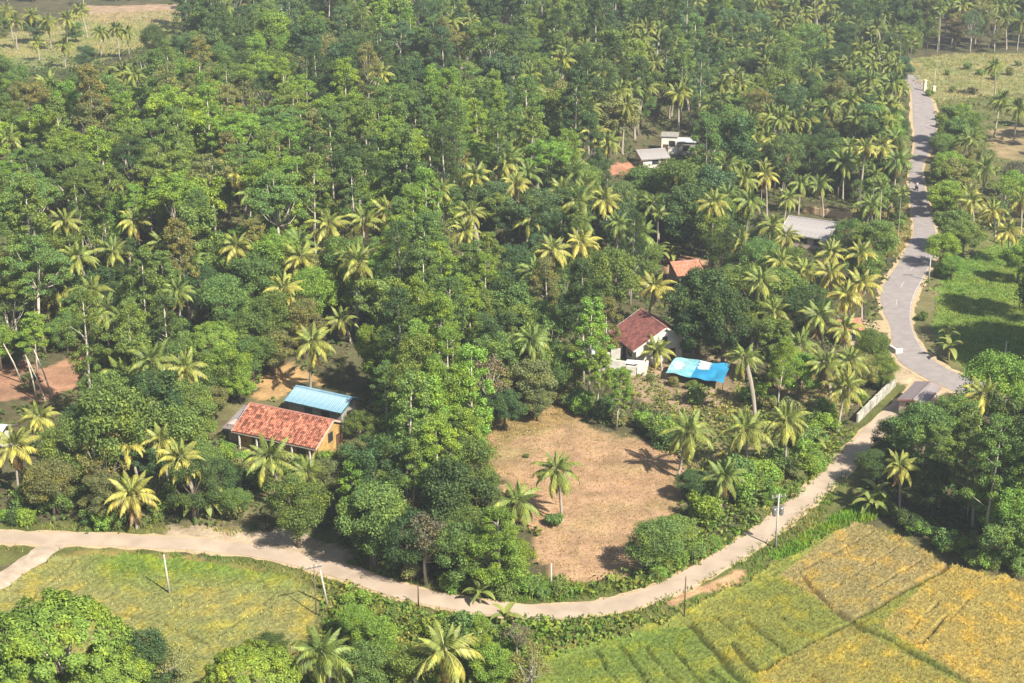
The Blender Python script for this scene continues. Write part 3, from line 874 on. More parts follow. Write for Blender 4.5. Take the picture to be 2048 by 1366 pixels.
def opening(par, name, c, w, h, face, mat=None, framem=None, bars=1):
    """window or door: frame proud of the wall, pane or leaf inside; face = outward direction ('x','-x','y','-y')"""
    cx, cy, cz = c
    o = MB(); t = .08
    def bx(m, u0, u1, z0, z1, d0, d1):
        if face in ('y', '-y'):
            s = 1 if face == 'y' else -1; a, b = sorted((cy + s * d0, cy + s * d1)); m.box((cx + u0, a, cz + z0), (cx + u1, b, cz + z1))
        else:
            s = 1 if face == 'x' else -1; a, b = sorted((cx + s * d0, cx + s * d1)); m.box((a, cy + u0, cz + z0), (b, cy + u1, cz + z1))
    bx(o, -w / 2, w / 2, -h / 2, h / 2, -.06, .02)
    ob = o.build(name, GLASS if name == 'window' else (mat or DOORM), par)
    fr = MB()
    bx(fr, -w / 2 - t, -w / 2, -h / 2 - t, h / 2 + t, -.05, .06); bx(fr, w / 2, w / 2 + t, -h / 2 - t, h / 2 + t, -.05, .06)
    bx(fr, -w / 2, w / 2, h / 2, h / 2 + t, -.05, .055); bx(fr, -w / 2, w / 2, -h / 2 - t, -h / 2, -.05, .055)
    for i in range(bars): bx(fr, -w / 2 + w * (i + 1) / (bars + 1) - .025, -w / 2 + w * (i + 1) / (bars + 1) + .025, -h / 2, h / 2, .022, .05)
    fr.build('frame', framem or WOOD_DARK, ob)
    return ob

def gable(name, A, B, hf, hb, df, db, ov, wallm, label, cat='house', roof='tile', tilem=None, sheetm=None, over=.55, seed=1, bargem=None, ridge=True, base=None):
    """gabled building from its ridge ends; hf/hb run to the front/back eave, df/db drop to it"""
    mid = (A + B) / 2; d = B - A; rz = math.atan2(d.y, d.x); L = Vector((d.x, d.y)).length
    zg = base if base is not None else gz(mid.x, mid.y); zr = A.z - zg
    o = thing(name, (mid.x, mid.y, zg), rz, label, cat)
    g = np.random.default_rng(seed)
    wl, wf, wb = L / 2 - over, hf - ov, hb - ov
    zf, zb = zr - df * wf / hf - .08, zr - db * wb / hb - .08
    w = MB()
    fnt = [(-wl, -wf, -.6), (wl, -wf, -.6), (wl, -wf, zf), (-wl, -wf, zf)]; bck = [(-wl, wb, -.6), (wl, wb, -.6), (wl, wb, zb), (-wl, wb, zb)]
    tops = [(-wl, 0, zr - .1), (wl, 0, zr - .1)]
    w.add(fnt + bck + tops, [(0, 1, 2, 3), (5, 4, 7, 6), (1, 5, 6, 9, 2), (4, 0, 3, 8, 7)])
    w.build('wall', wallm, o)
    for s, h, dr in ((-1, hf, df), (1, hb, db)):
        sl = math.hypot(h, dr); n_ = Vector((0, s * dr / sl, h / sl)); dn = Vector((0, s * h / sl, -dr / sl))
        e0, e1 = Vector((-L / 2, 0, zr)), Vector((L / 2, 0, zr))
        q = [e0, e1, e1 + dn * sl, e0 + dn * sl]
        if s > 0: q = [q[1], q[0], q[3], q[2]]
        if roof == 'tile':
            sb = MB().slab(q, .07, -n_); so = sb.build('roof_slope', WOOD_DARK, o)
            tv, tf_ = tile_field(L - .02, sl, .27, .36, g)
            tv = [tuple(Vector((-u if s > 0 else u, 0, zr)) + dn * v_ + n_ * ww) for u, v_, ww in tv]
            tl = mesh_obj('roof_tiles', tv, tf_, tilem, so); tl['kind'] = 'stuff'
        else:
            so = MB().bar(e0 + dn * sl * .5 - n_ * .12, e1 + dn * sl * .5 - n_ * .12, .08).build('purlin', WOOD_DARK, o)
            sw = .92; ns = max(1, round(L / sw)); sw = L / ns; key = (name, s)
            vs, fs = [], []; R_ = 14
            for i in range(R_ + 1):
                u = (sw * 1.03) * i / R_ - sw * .515; zz = .028 * math.cos(i / R_ * 6 * math.pi)
                vs += [tuple(Vector((u, 0, 0)) + n_ * zz), tuple(Vector((u, 0, 0)) + n_ * zz + dn * sl), ]
            for i in range(R_): fs.append((2 * i, 2 * i + 1, 2 * i + 3, 2 * i + 2) if s > 0 else (2 * i, 2 * i + 2, 2 * i + 3, 2 * i + 1))
            me = bpy.data.meshes.new('roof_sheet'); me.from_pydata(vs, [], fs); me.update(); me.materials.append(sheetm)
            for i in range(ns):
                link('roof_sheet', me, o, loc=Vector((-L / 2 + sw * (i + .5), 0, zr)) + n_ * (.03 + .006 * (i % 2)) + dn * (.04 * g.random()))
        # barge boards along both verges, fascia under the eave
        for e in (e0, e1):
            MB().bar(e + n_ * -.02, e + dn * sl - n_ * .02, .06, .2).build('bargeboard', bargem or WOOD_DARK, o)
        MB().bar(q[2] - n_ * .09, q[3] - n_ * .09, .05, .14).build('fascia', bargem or WOOD_DARK, o)
    if ridge: MB().tube([(-L / 2 - .03, 0, zr + .03), (L / 2 + .03, 0, zr + .03)], [.14, .14], 8).build('ridge_cap', RIDGE_RED if roof == 'tile' else sheetm, o)
    return o, L, wl, wf, wb, zr, zf, zb

# long tiled house with ochre gable
b = spot(600, 905)
A, B = at_z(500, 806, b.z + 4.4), at_z(668, 841, b.z + 4.4)
h, L, wl, wf, wb, zr, zf, zb = gable('tiled_house', A, B, 4.3, 3.4, 2.2, 1.7, 1.0, YELLOW, 'long house with red clay tile roof and ochre yellow gable wall', roof='tile', tilem=TILE_RED, over=.32, seed=3, bargem=plain('pale_bargeboard', (.60, .52, .44), (.48, .40, .34), 2), base=b.z)
opening(h, 'window', (wl, -.5, 2.3), .9, 1.1, 'x'); opening(h, 'door', (wl, 1.3, 1.0), .9, 2.0, 'x')
for x in (-3.2, .4, 3.4): opening(h, 'window', (x, -wf, 1.35), 1.1, 1.0, '-y', bars=2)
opening(h, 'door', (-1.4, -wf, 1.0), .95, 2.0, '-y')
for x in (-5.2, -2.6, 0, 2.6, 5.2): MB().bar((x, -4.1, -.5), (x, -4.1, 2.25), .16).build('post', WHITE, h)
# lower annex at the left end, one sheet slope
an = MB(); an.box((-wl - 2.0, -2.6, -.5), (-wl - .03, 1.6, 2.3)); an.build('annex_wall', PINKWALL, h)
q = [(-wl - .6, 1.9, 3.1), (-wl - 2.6, 1.9, 3.0), (-wl - 2.6, -3.1, 1.75), (-wl - .6, -3.1, 1.85)]
MB().slab(q, .06).build('annex_roof', RUST_SHEET, h)
# blue roofed shed behind it
b = spot(640, 838)
A, B = at_z(592, 772, b.z + 3.6), at_z(706, 797, b.z + 3.6)
h, L, wl, wf, wb, zr, zf, zb = gable('blue_roofed_shed', A, B, 2.7, 1.5, 1.05, .55, .45, GREYWALL, 'shed with light blue sheet metal roof behind the tiled house', cat='shed', roof='sheet', sheetm=BLUE_SHEET, seed=4, bargem=GREEN_PAINT, base=b.z, over=.35)
opening(h, 'window', (wl, -.6, 1.5), .8, .8, 'x'); opening(h, 'door', (-1.0, -wf, 1.0), 1.0, 2.0, '-y', GREEN_PAINT); opening(h, 'window', (1.6, -wf, 1.5), 1.1, .9, '-y')
# maroon roofed white house
b = spot(1300, 712)
A, B = at_z(1281, 618, b.z + 5.4), at_z(1333, 656, b.z + 5.4)
h, L, wl, wf, wb, zr, zf, zb = gable('maroon_roofed_house', A, B, 5.0, 3.4, 2.9, 2.0, .6, WHITE, 'white house with dark maroon tile roof in the trees above the blue tarp', roof='tile', tilem=TILE_MAROON, seed=5, bargem=WHITE, base=b.z, over=.4)
opening(h, 'window', (wl, -1.2, 1.6), 1.0, 1.1, 'x'); opening(h, 'door', (wl, 1.2, 1.0), .9, 2.0, 'x'); opening(h, 'window', (wl, 0, 3.6), .6, .6, 'x', bars=0)
for x in (-1.8, 1.8): opening(h, 'window', (x, -wf, 1.6), 1.1, 1.1, '-y')
opening(h, 'door', (0, -wf, 1.0), .95, 2.0, '-y')
# whitewashed roofless yard room beside it
p = spot(1232, 738); o = thing('whitewashed_yard_wall', p, math.radians(-12), 'broken whitewashed yard walls left of the maroon roofed house', 'wall'); o.scale = (1.2, 1.2, 1.25)
for k, (a, b2, hgt) in enumerate([((-3.8, 1.4), (-2.6, 1.7), 2.2), ((-2.4, 1.8), (-1.0, 1.9), 1.2), ((-.9, 1.9), (.2, 1.9), 1.8), ((-3.8, .2), (-3.8, 1.2), 1.7), ((-3.7, -.9), (-3.3, .0), .9), ((-3.0, -1.2), (-1.7, -1.3), 1.1), ((-1.4, -1.3), (-.5, -1.4), .7), ((-.4, -1.4), (1.3, -1.5), 1.6), ((1.4, -1.5), (2.6, -1.6), 1.1), ((2.7, -1.6), (3.6, -1.4), 1.7), ((3.65, -1.3), (3.7, .1), 1.3), ((-1.6, .2), (-.5, .5), 1.0), ((.6, .3), (1.6, .1), .8)]):
    MB().bar((*a, hgt / 2 - .3), (*b2, hgt / 2 - .3), .22, hgt + .6).build('wall_panel', WHITE, o)
MB().slab([(-3.6, 1.3, 1.9), (-3.4, .1, 1.6), (-2.1, .2, 1.5), (-2.3, 1.5, 1.8)], .05).build('roof_sheet', PALE_SHEET, o)
MB().slab([(1.3, -.2, 1.35), (1.2, -1.3, 1.3), (3.0, -1.4, 1.2), (3.2, -.1, 1.3)], .05).build('roof_sheet', PALE_SHEET, o)
# blue tarpaulin on poles
b = spot(1400, 775); zt = b.z + 1.9
C4 = [at_z(1331, 745, zt - .5), at_z(1350, 716, zt + .25), at_z(1462, 727, zt + .3), at_z(1446, 766, zt - .6)]
ctr = sum(C4, Vector()) / 4
o = thing('blue_tarpaulin_shelter', (ctr.x, ctr.y, b.z), 0, 'bright blue tarpaulin stretched on poles beside the maroon roofed house', 'tarpaulin')
def sheet(name, s0, s1, mat, seed, t0=0.0, t1=1.0, up_=0.0):
    g = np.random.default_rng(seed); v, f = [], []; NU, NV = 12, 9
    for j in range(NV + 1):
        for i in range(NU + 1):
            s, t = s0 + (s1 - s0) * i / NU + (.03 * math.sin(j * 2.1 + seed) if up_ else 0), t0 + (t1 - t0) * j / NV
            p_ = C4[1].lerp(C4[2], s).lerp(C4[0].lerp(C4[3], s), t)
            z = p_.z - b.z - .15 * math.sin(math.pi * s) * math.sin(math.pi * t) + .22 * (vnoise(p_.x, p_.y, 1.1, 71) - .5) + .07 * math.sin(17 * s + 5 * t) + up_
            v.append((p_.x - ctr.x, p_.y - ctr.y + (.5 * math.sin(7 * s) * (1 - t) ** 3), z))
    for j in range(NV):
        for i in range(NU):
            k = j * (NU + 1) + i; f.append((k + NU + 1, k + NU + 2, k + 1, k))
    mesh_obj(name, v, f, mat, o, smooth=True)
sheet('faded_sheet', 0, .44, TARP_PALE, 1); sheet('blue_sheet', .43, 1, TARP, 2); sheet('painted_gloss', .47, .66, WHITE, 3, .02, .42, .03); sheet('painted_gloss', .08, .22, WHITE, 4, .25, .6, .03)  # small white sheets paint the sun gloss and folds onto the tarpaulin
for p_ in C4 + [(C4[1] + C4[2]) / 2, (C4[0] + C4[3]) / 2]:
    MB().tube([(p_.x - ctr.x, p_.y - ctr.y, -.3), (p_.x - ctr.x, p_.y - ctr.y, p_.z - b.z)], [.05, .045], 6).build('pole', WOOD_DARK, o)
# grey roofed house by the road and its tan wall
b = spot(1625, 500)
A, B = at_z(1578, 432, b.z + 4.0), at_z(1676, 446, b.z + 4.0)
h, L, wl, wf, wb, zr, zf, zb = gable('grey_roofed_house', A, B, 5.0, 2.4, 1.7, .9, .5, PINKWALL, 'house with pale grey corrugated roof near the upper road', roof='sheet', sheetm=GREY_SHEET, seed=6, bargem=WHITE, base=b.z)
opening(h, 'window', (wl, -1.5, 1.5), 1.0, 1.0, 'x')
for x in (-2.4, 0, 2.4): opening(h, 'window', (x, -wf, 1.4), 1.1, 1.0, '-y')
MB().box((L / 2 - 1.3, -5.5, zr - 2.6), (L / 2 - .3, -5.05, zr - 1.5)).build('water_tank', WHITE, h)
p0, p1 = spot(1606, 423), spot(1702, 440); d = p1 - p0; n_pan = 8
o = thing('tan_retaining_wall', (p0 + p1) / 2, math.atan2(d.y, d.x), 'low tan retaining wall behind the grey roofed house', 'wall')
Lw = d.length
for i in range(n_pan):
    x0, x1 = -Lw / 2 + Lw * i / n_pan, -Lw / 2 + Lw * (i + 1) / n_pan
    MB().box((x0 + .03, -.12, -.4), (x1 - .03, .12, 1.1 + .05 * (i % 2))).build('wall_panel', BRICKTAN, o)
for i in range(n_pan + 1):
    x = -Lw / 2 + Lw * i / n_pan; MB().box((x - .14, -.16, -.4), (x + .14, .16, 1.3)).build('pillar', BRICKTAN, o)
# white upper house with grey lower roof
b = spot(1335, 318)
A, B = at_z(1272, 301, b.z + 3.0), at_z(1330, 297, b.z + 3.0)
h, L, wl, wf, wb, zr, zf, zb = gable('grey_mauve_roofed_house', A, B, 3.4, 2.0, 1.1, .7, .4, WHITE, 'low house with mauve grey sheet roof deep in the upper forest', roof='sheet', sheetm=GREY_SHEET, seed=8, bargem=GREYWALL, base=b.z)
opening(h, 'window', (0, -wf, 1.2), 1.2, .9, '-y'); opening(h, 'door', (1.7, -wf, .95), .9, 1.9, '-y')
p = spot(1345, 305)
o = thing('white_block_house', p, math.radians(-8), 'small white flat-roofed block house with a dark window in upper forest', 'house')
MB().box((-2.3, -1.6, -.6), (1.0, 2.0, 3.7)).build('wall', plain('white_plaster', (.78, .74, .66), (.68, .63, .55), 1.5), o)
MB().box((-2.5, -1.8, 3.7), (1.2, 2.2, 3.86)).build('roof_slab', GREYWALL, o)
MB().box((1.01, -1.2, -.6), (4.6, 2.2, 2.6)).build('side_wall', GREYWALL, o)
MB().box((1.03, -1.5, 2.6), (4.9, 2.4, 2.74)).build('terrace_slab', PALE_SHEET, o)
opening(o, 'window', (-.1, -1.6, 2.3), 1.1, 1.0, '-y'); opening(o, 'door', (-1.4, -1.6, 1.0), .9, 2.0, '-y'); opening(o, 'window', (2.8, -1.2, 1.4), 1.2, 1.0, '-y')
# reddish tiled roof by the road bend
b = spot(1690, 682)
A, B = at_z(1668, 640, b.z + 3.2), at_z(1722, 637, b.z + 3.2)
h, L, wl, wf, wb, zr, zf, zb = gable('roadside_tiled_house', A, B, 2.6, 2.0, 1.1, .9, .4, PINKWALL, 'small house with brownish red tile roof left of the road bend', roof='tile', tilem=TILE_ORANGE, seed=9, base=b.z)
opening(h, 'window', (.6, -wf, 1.2), 1.0, .9, '-y'); opening(h, 'door', (-.9, -wf, .95), .85, 1.9, '-y')
# salmon tiled roof in the middle
b = spot(1372, 590)
A, B = at_z(1340, 525, b.z + 3.6), at_z(1398, 520, b.z + 3.6)
h, L, wl, wf, wb, zr, zf, zb = gable('salmon_roofed_house', A, B, 3.4, 2.2, 1.3, .9, .45, PINKWALL, 'house with plain salmon tile roof among palms above the maroon roofed house', roof='tile', tilem=TILE_ORANGE, seed=10, base=b.z)
opening(h, 'window', (.8, -wf, 1.3), 1.0, .9, '-y'); opening(h, 'door', (-1.0, -wf, .95), .85, 1.9, '-y')
# pale roof at the left edge
b = spot(-10, 990)
A, B = at_z(-90, 842, b.z + 4.2), at_z(14, 852, b.z + 4.2)
h, L, wl, wf, wb, zr, zf, zb = gable('pale_roofed_house', A, B, 4.6, 2.4, 1.8, 1.0, .5, WHITE, 'pale sheet roofed house cut off by the left edge', roof='sheet', sheetm=PALE_SHEET, seed=12, base=b.z)
opening(h, 'window', (wl, -1.5, 1.4), 1.0, 1.0, 'x'); opening(h, 'door', (0, -wf, 1.0), .9, 2.0, '-y')
# roadside shelter at the junction
b = spot(1832, 806)
A, B = at_z(1862, 764, b.z + 2.7), at_z(1826, 800, b.z + 2.7)
h, L, wl, wf, wb, zr, zf, zb = gable('roadside_shelter', B, A, 1.5, 2.1, .5, .45, .25, PINKWALL, 'small roadside shelter with grey roof and red-brown ridge at junction', cat='shelter', roof='sheet', sheetm=RUST_SHEET, seed=13, bargem=RIDGE_RED, base=b.z, over=.3)
MB().bar((-L / 2, 0, zr + .06), (L / 2, 0, zr + .06), .22, .1).build('ridge_board', RIDGE_RED, h)
opening(h, 'door', (-wl, .4, 1.0), .9, 1.8, '-x')
WALLW = plain('weathered_whitewash', (.52, .50, .44), (.30, .285, .25), .7, .95)
# white roadside wall
p0, p1 = spot(1789, 772), spot(1714, 846); d = p1 - p0; Lw = d.length
o = thing('white_boundary_wall', (p0 + p1) / 2, math.atan2(d.y, d.x), 'weathered white boundary wall along the lane near the junction', 'wall')
for i in range(6):
    x0, x1 = -Lw / 2 + Lw * i / 6, -Lw / 2 + Lw * (i + 1) / 6
    MB().box((x0 + .02, -.11, -.4), (x1 - .02, .11, 1.2)).build('wall_panel', WALLW, o)
    MB().box((x0, -.19, -.4), (x0 + .34, .19, 1.4)).build('pillar', WALLW, o)
MB().box((-Lw / 2 + .35, -.17, 1.21), (Lw / 2, .17, 1.3)).build('coping', WALLW, o)
# white culvert parapet at the road edge, gate pillars far up the road
p = spot(1783, 702); o = thing('culvert_parapet', p, math.radians(-70), 'little white culvert parapet at the left edge of road bend', 'parapet')
MB().box((-1.0, -.15, -.3), (1.0, .15, .75)).build('kerb_wall', WHITE, o); MB().box((1.02, -.15, -.3), (1.3, 1.0, .7)).build('return_wall', WHITE, o)
for (px_, py_, hh, lab) in ((1849, 182, 2.6, 'taller cream gate pillar beside the far end of main road'), (1867, 187, 1.7, 'shorter cream gate pillar beside the far end of main road')):
    p = spot(px_, py_); o = thing('gate_pillar', p, .2, lab, 'pillar'); cm = plain('cream_paint', (.72, .68, .48), (.62, .58, .42), 2)
    MB().box((-.32, -.32, -.3), (.32, .32, hh)).build('shaft', cm, o); MB().box((-.42, -.42, hh), (.42, .42, hh + .18)).build('cap', cm, o)
# far white house at the top edge
b = spot(556, 24)
A, B = at_z(535, 6, b.z + 4.0), at_z(580, 10, b.z + 4.0)
h, L, wl, wf, wb, zr, zf, zb = gable('far_white_house', A, B, 3.2, 3.0, 1.4, 1.3, .5, WHITE, 'tiny white house at the top edge above the forest', roof='sheet', sheetm=PALE_SHEET, seed=14, base=b.z)
opening(h, 'window', (1.5, -wf, 1.4), 1.1, 1.0, '-y'); opening(h, 'door', (-1.5, -wf, 1.0), .9, 2.0, '-y')

# ---------------------------------------------------------------- poles
def pole(px, py, hgt, label, arm=None, trans=False, mat=None, tilt=(0, 0), wires=0):
    p = spot(px, py); o = thing('utility_pole', p, arm or 0, label, 'utility pole')
    o.rotation_euler = (tilt[0], tilt[1], arm or 0)
    MB().tube([(0, 0, -.5), (0, 0, hgt)], [.13, .075] if mat is None else [.085, .05], 8).build('shaft', mat or CEMENT_POST, o, True)
    if arm is not None:
        MB().bar((-.85, 0, hgt - .35), (.85, 0, hgt - .35), .1).build('crossarm', STEELM, o)
        for x in (-.75, -.25, .25, .75): MB().tube([(x, 0, hgt - .3), (x, 0, hgt - .05)], [.045, .03], 6).build('insulator', WHITE, o)
    if trans:
        MB().bar((-.8, 0, hgt - 1.5), (.8, 0, hgt - 1.5), .12).build('crossarm', STEELM, o)
        for s in (-1, 1): MB().tube([(s * .42, 0, hgt - 2.6), (s * .42, 0, hgt - 2.45), (s * .42, 0, hgt - 1.75), (s * .42, 0, hgt - 1.65)], [.16, .26, .26, .14], 10).build('transformer', STEELM, o)
    return o
pole(340, 1192, 5.0, 'white concrete pole leaning left in the left rice field', None, tilt=(.02, -.05))
pole(1551, 1096, 6.6, 'concrete pole with transformer standing between lane and right field', .3, True)
pole(1368, 1240, 5.0, 'thin dark pole on the bank below the lane bend', None, mat=WOOD_DARK)
pole(633, 1236, 6.2, 'slim dark-topped pole in front of the lane, left one of the pair', .4, mat=BARK)
pole(656, 1215, 4.6, 'leaning slim prop pole, right one of the pair by the lane', None, tilt=(.05, -.13))
pole(1102, 1178, 3.0, 'short pale post at the front edge of the clearing')
pole(1857, 562, 4.4, 'concrete pole with crossarm right of the road bend', .1)
pole(1884, 395, 5.2, 'concrete pole with crossarm right of the straight upper road', .2)
pole(1879, 262, 4.6, 'plain concrete pole right of the wide upper road')
pole(2007, 738, 4.2, 'concrete pole at the lower edge of the right meadow')
pole(1868, 176, 5.0, 'thin pale pole beside the far gate pillars', mat=plain('pale_pole', (.6, .58, .45), (.5, .48, .38)))
pole(837, 1212, 2.6, 'thin dark post beside the lane in front of forest strip', mat=WOOD_DARK)

# ---------------------------------------------------------------- motorcycle and rider on the road
p = spot(1833, 381)
mc = thing('motorcycle', p + Vector((0, 0, .06)), math.radians(95), 'dark motorcycle being ridden along the upper main road', 'motorcycle')
TYRE = plain('black_rubber', (.015, .015, .015), (.03, .03, .03)); MBODY = plain('dark_maroon_paint', (.05, .012, .016), (.07, .02, .02), 2, .3, .5)
for x in (-.65, .65):
    pts = [(x + .29 * math.cos(a), 0, .30 + .29 * math.sin(a)) for a in np.linspace(0, 2 * math.pi, 15)]
    MB().tube(pts, [.055] * 15, 6).build('wheel', TYRE, mc)
MB().tube([(-.75, 0, .62), (-.3, 0, .68), (.15, 0, .74), (.5, 0, .80)], [.06, .15, .17, .08], 8).build('body', MBODY, mc, True)
MB().box((-.7, -.13, .74), (.05, .13, .82)).build('seat', TYRE, mc)
MB().box((-.3, -.14, .28), (.25, .14, .58)).build('engine', STEELM, mc)
MB().tube([(.66, 0, .3), (.48, 0, 1.0)], [.04, .04], 6).build('fork', STEELM, mc)
MB().tube([(.40, -.36, 1.02), (.48, 0, 1.0), (.40, .36, 1.02)], [.02, .025, .02], 6).build('handlebar', STEELM, mc)
MB().tube([(.56, 0, .82), (.66, 0, .84)], [.1, .08], 8).build('headlight', PALE_SHEET, mc)
def skin_person(name, joints, edges, mat, loc, rz, label):
    me = bpy.data.meshes.new(name); me.from_pydata([j[:3] for j in joints], edges, [])
    o = link(name, me, loc=loc, rot=(0, 0, rz)); me.materials.append(mat)
    md = o.modifiers.new('skin', 'SKIN'); me.skin_vertices[0].data[0].use_root = True
    for i, j in enumerate(joints): me.skin_vertices[0].data[i].radius = (j[3], j[3])
    o.modifiers.new('sub', 'SUBSURF').levels = 1
    return tag(o, label, 'person')
J = [(-.2, 0, .92, .14), (-.16, 0, 1.15, .15), (-.1, 0, 1.38, .16), (-.07, 0, 1.52, .06), (-.04, 0, 1.62, .09), (-.03, 0, 1.74, .10),
     (-.1, .2, 1.40, .07), (.08, .28, 1.18, .05), (.34, .32, 1.06, .04), (-.1, -.2, 1.40, .07), (.08, -.28, 1.18, .05), (.34, -.32, 1.06, .04),
     (-.1, .12, .88, .10), (.25, .2, .74, .075), (.08, .2, .36, .05), (.2, .2, .30, .04), (-.1, -.12, .88, .10), (.25, -.2, .74, .075), (.08, -.2, .36, .05), (.2, -.2, .30, .04)]
E = [(0, 1), (1, 2), (2, 3), (3, 4), (4, 5), (2, 6), (6, 7), (7, 8), (2, 9), (9, 10), (10, 11), (0, 12), (12, 13), (13, 14), (14, 15), (0, 16), (16, 17), (17, 18), (18, 19)]
pr = skin_person('person', J, E, plain('pink_shirt', (.50, .36, .40), (.42, .30, .34), 3), p + Vector((0, 0, .06)), math.radians(95), 'person in pale pink shirt sitting on the motorcycle')
mb = MB(); mb.tube([(-.06, 0, 1.66), (-.05, 0, 1.72), (-.04, 0, 1.82), (-.04, 0, 1.88)], [.12, .14, .12, .03], 10)
mb.build('helmet', TYRE, pr, True)

# places the sun reaches in the photograph: no filler tree may stand in their light
SUNNY = [(*at_z(px_, py_, gz(*at_z(px_, py_, 0).xy) + h_)[:], ) for px_, py_, h_ in ((600, 785, 3), (640, 800, 3), (685, 805, 3), (520, 835, 3), (580, 850, 3), (640, 865, 3), (676, 866, 2), (1275, 660, 4), (1300, 680, 3), (1325, 672, 2.5), (1350, 735, 2), (1400, 745, 2), (1440, 745, 2), (1230, 730, 1.5), (1600, 450, 3), (1640, 465, 3), (1335, 282, 4), (1295, 310, 3), (1375, 540, 3), (1770, 790, 1.5), (1830, 330, 0), (1845, 440, 0), (1800, 600, 0), (1850, 720, 0), (560, 745, 1))]
SX, SY, SZ = -SUN_TRAVEL.x / SUN_TRAVEL.z, -SUN_TRAVEL.y / SUN_TRAVEL.z, 0
def shades(x, y, z, H, R_):
    for f in (.5, .7, .9):
        for tx, ty, tz in SUNNY:
            dz = z + H * f - tz
            if dz > 0 and math.hypot(x + SX * dz - tx, y + SY * dz - ty) < R_ * .9 + .4: return True
    return False
# ---------------------------------------------------------------- plants that stand out in the photograph
def palm_px(px, py, H, size=1.0, yel=.3, label=None):
    p = spot(px, py, H); d = project(p.x, p.y, p.z + H)[2]
    CROWNS.append((px, py, 3.0 * size * FPX / d))
    return palm(p, H, size, yel, label, near=d < 315)
def tree_px(kind, px, py, size=1.0, tone='mid', tall=1.0, label=None):
    Hc = PROTO[kind][0][4] * size * tall; p = spot(px, py, Hc); d = project(p.x, p.y, p.z + Hc)[2]
    ly = np.interp(px, [q[0] for q in LANE_PX[:20]], [q[1] for q in LANE_PX[:20]])
    for _ in range(40):            # stand clear of the lane and of the rice
        bx_, by_, _d = project(p.x, p.y, p.z)
        if (px < 1760 and py < ly - 10 and by_ > ly - 24) or (px > 1720 and in_poly(bx_, by_ + 12, RIGHT_FIELD)): p.y += .35; p.z = gz(p.x, p.y)
        else: break
    if kind != 'bush': CROWNS.append((px, py, PROTO[kind][0][3] * size * FPX / d))
    if shades(p.x, p.y, p.z, PROTO[kind][0][2] * size * tall, PROTO[kind][0][3] * size): print('SHADES', kind, px, py)
    return plant(kind, p, size, tone, tall, label)

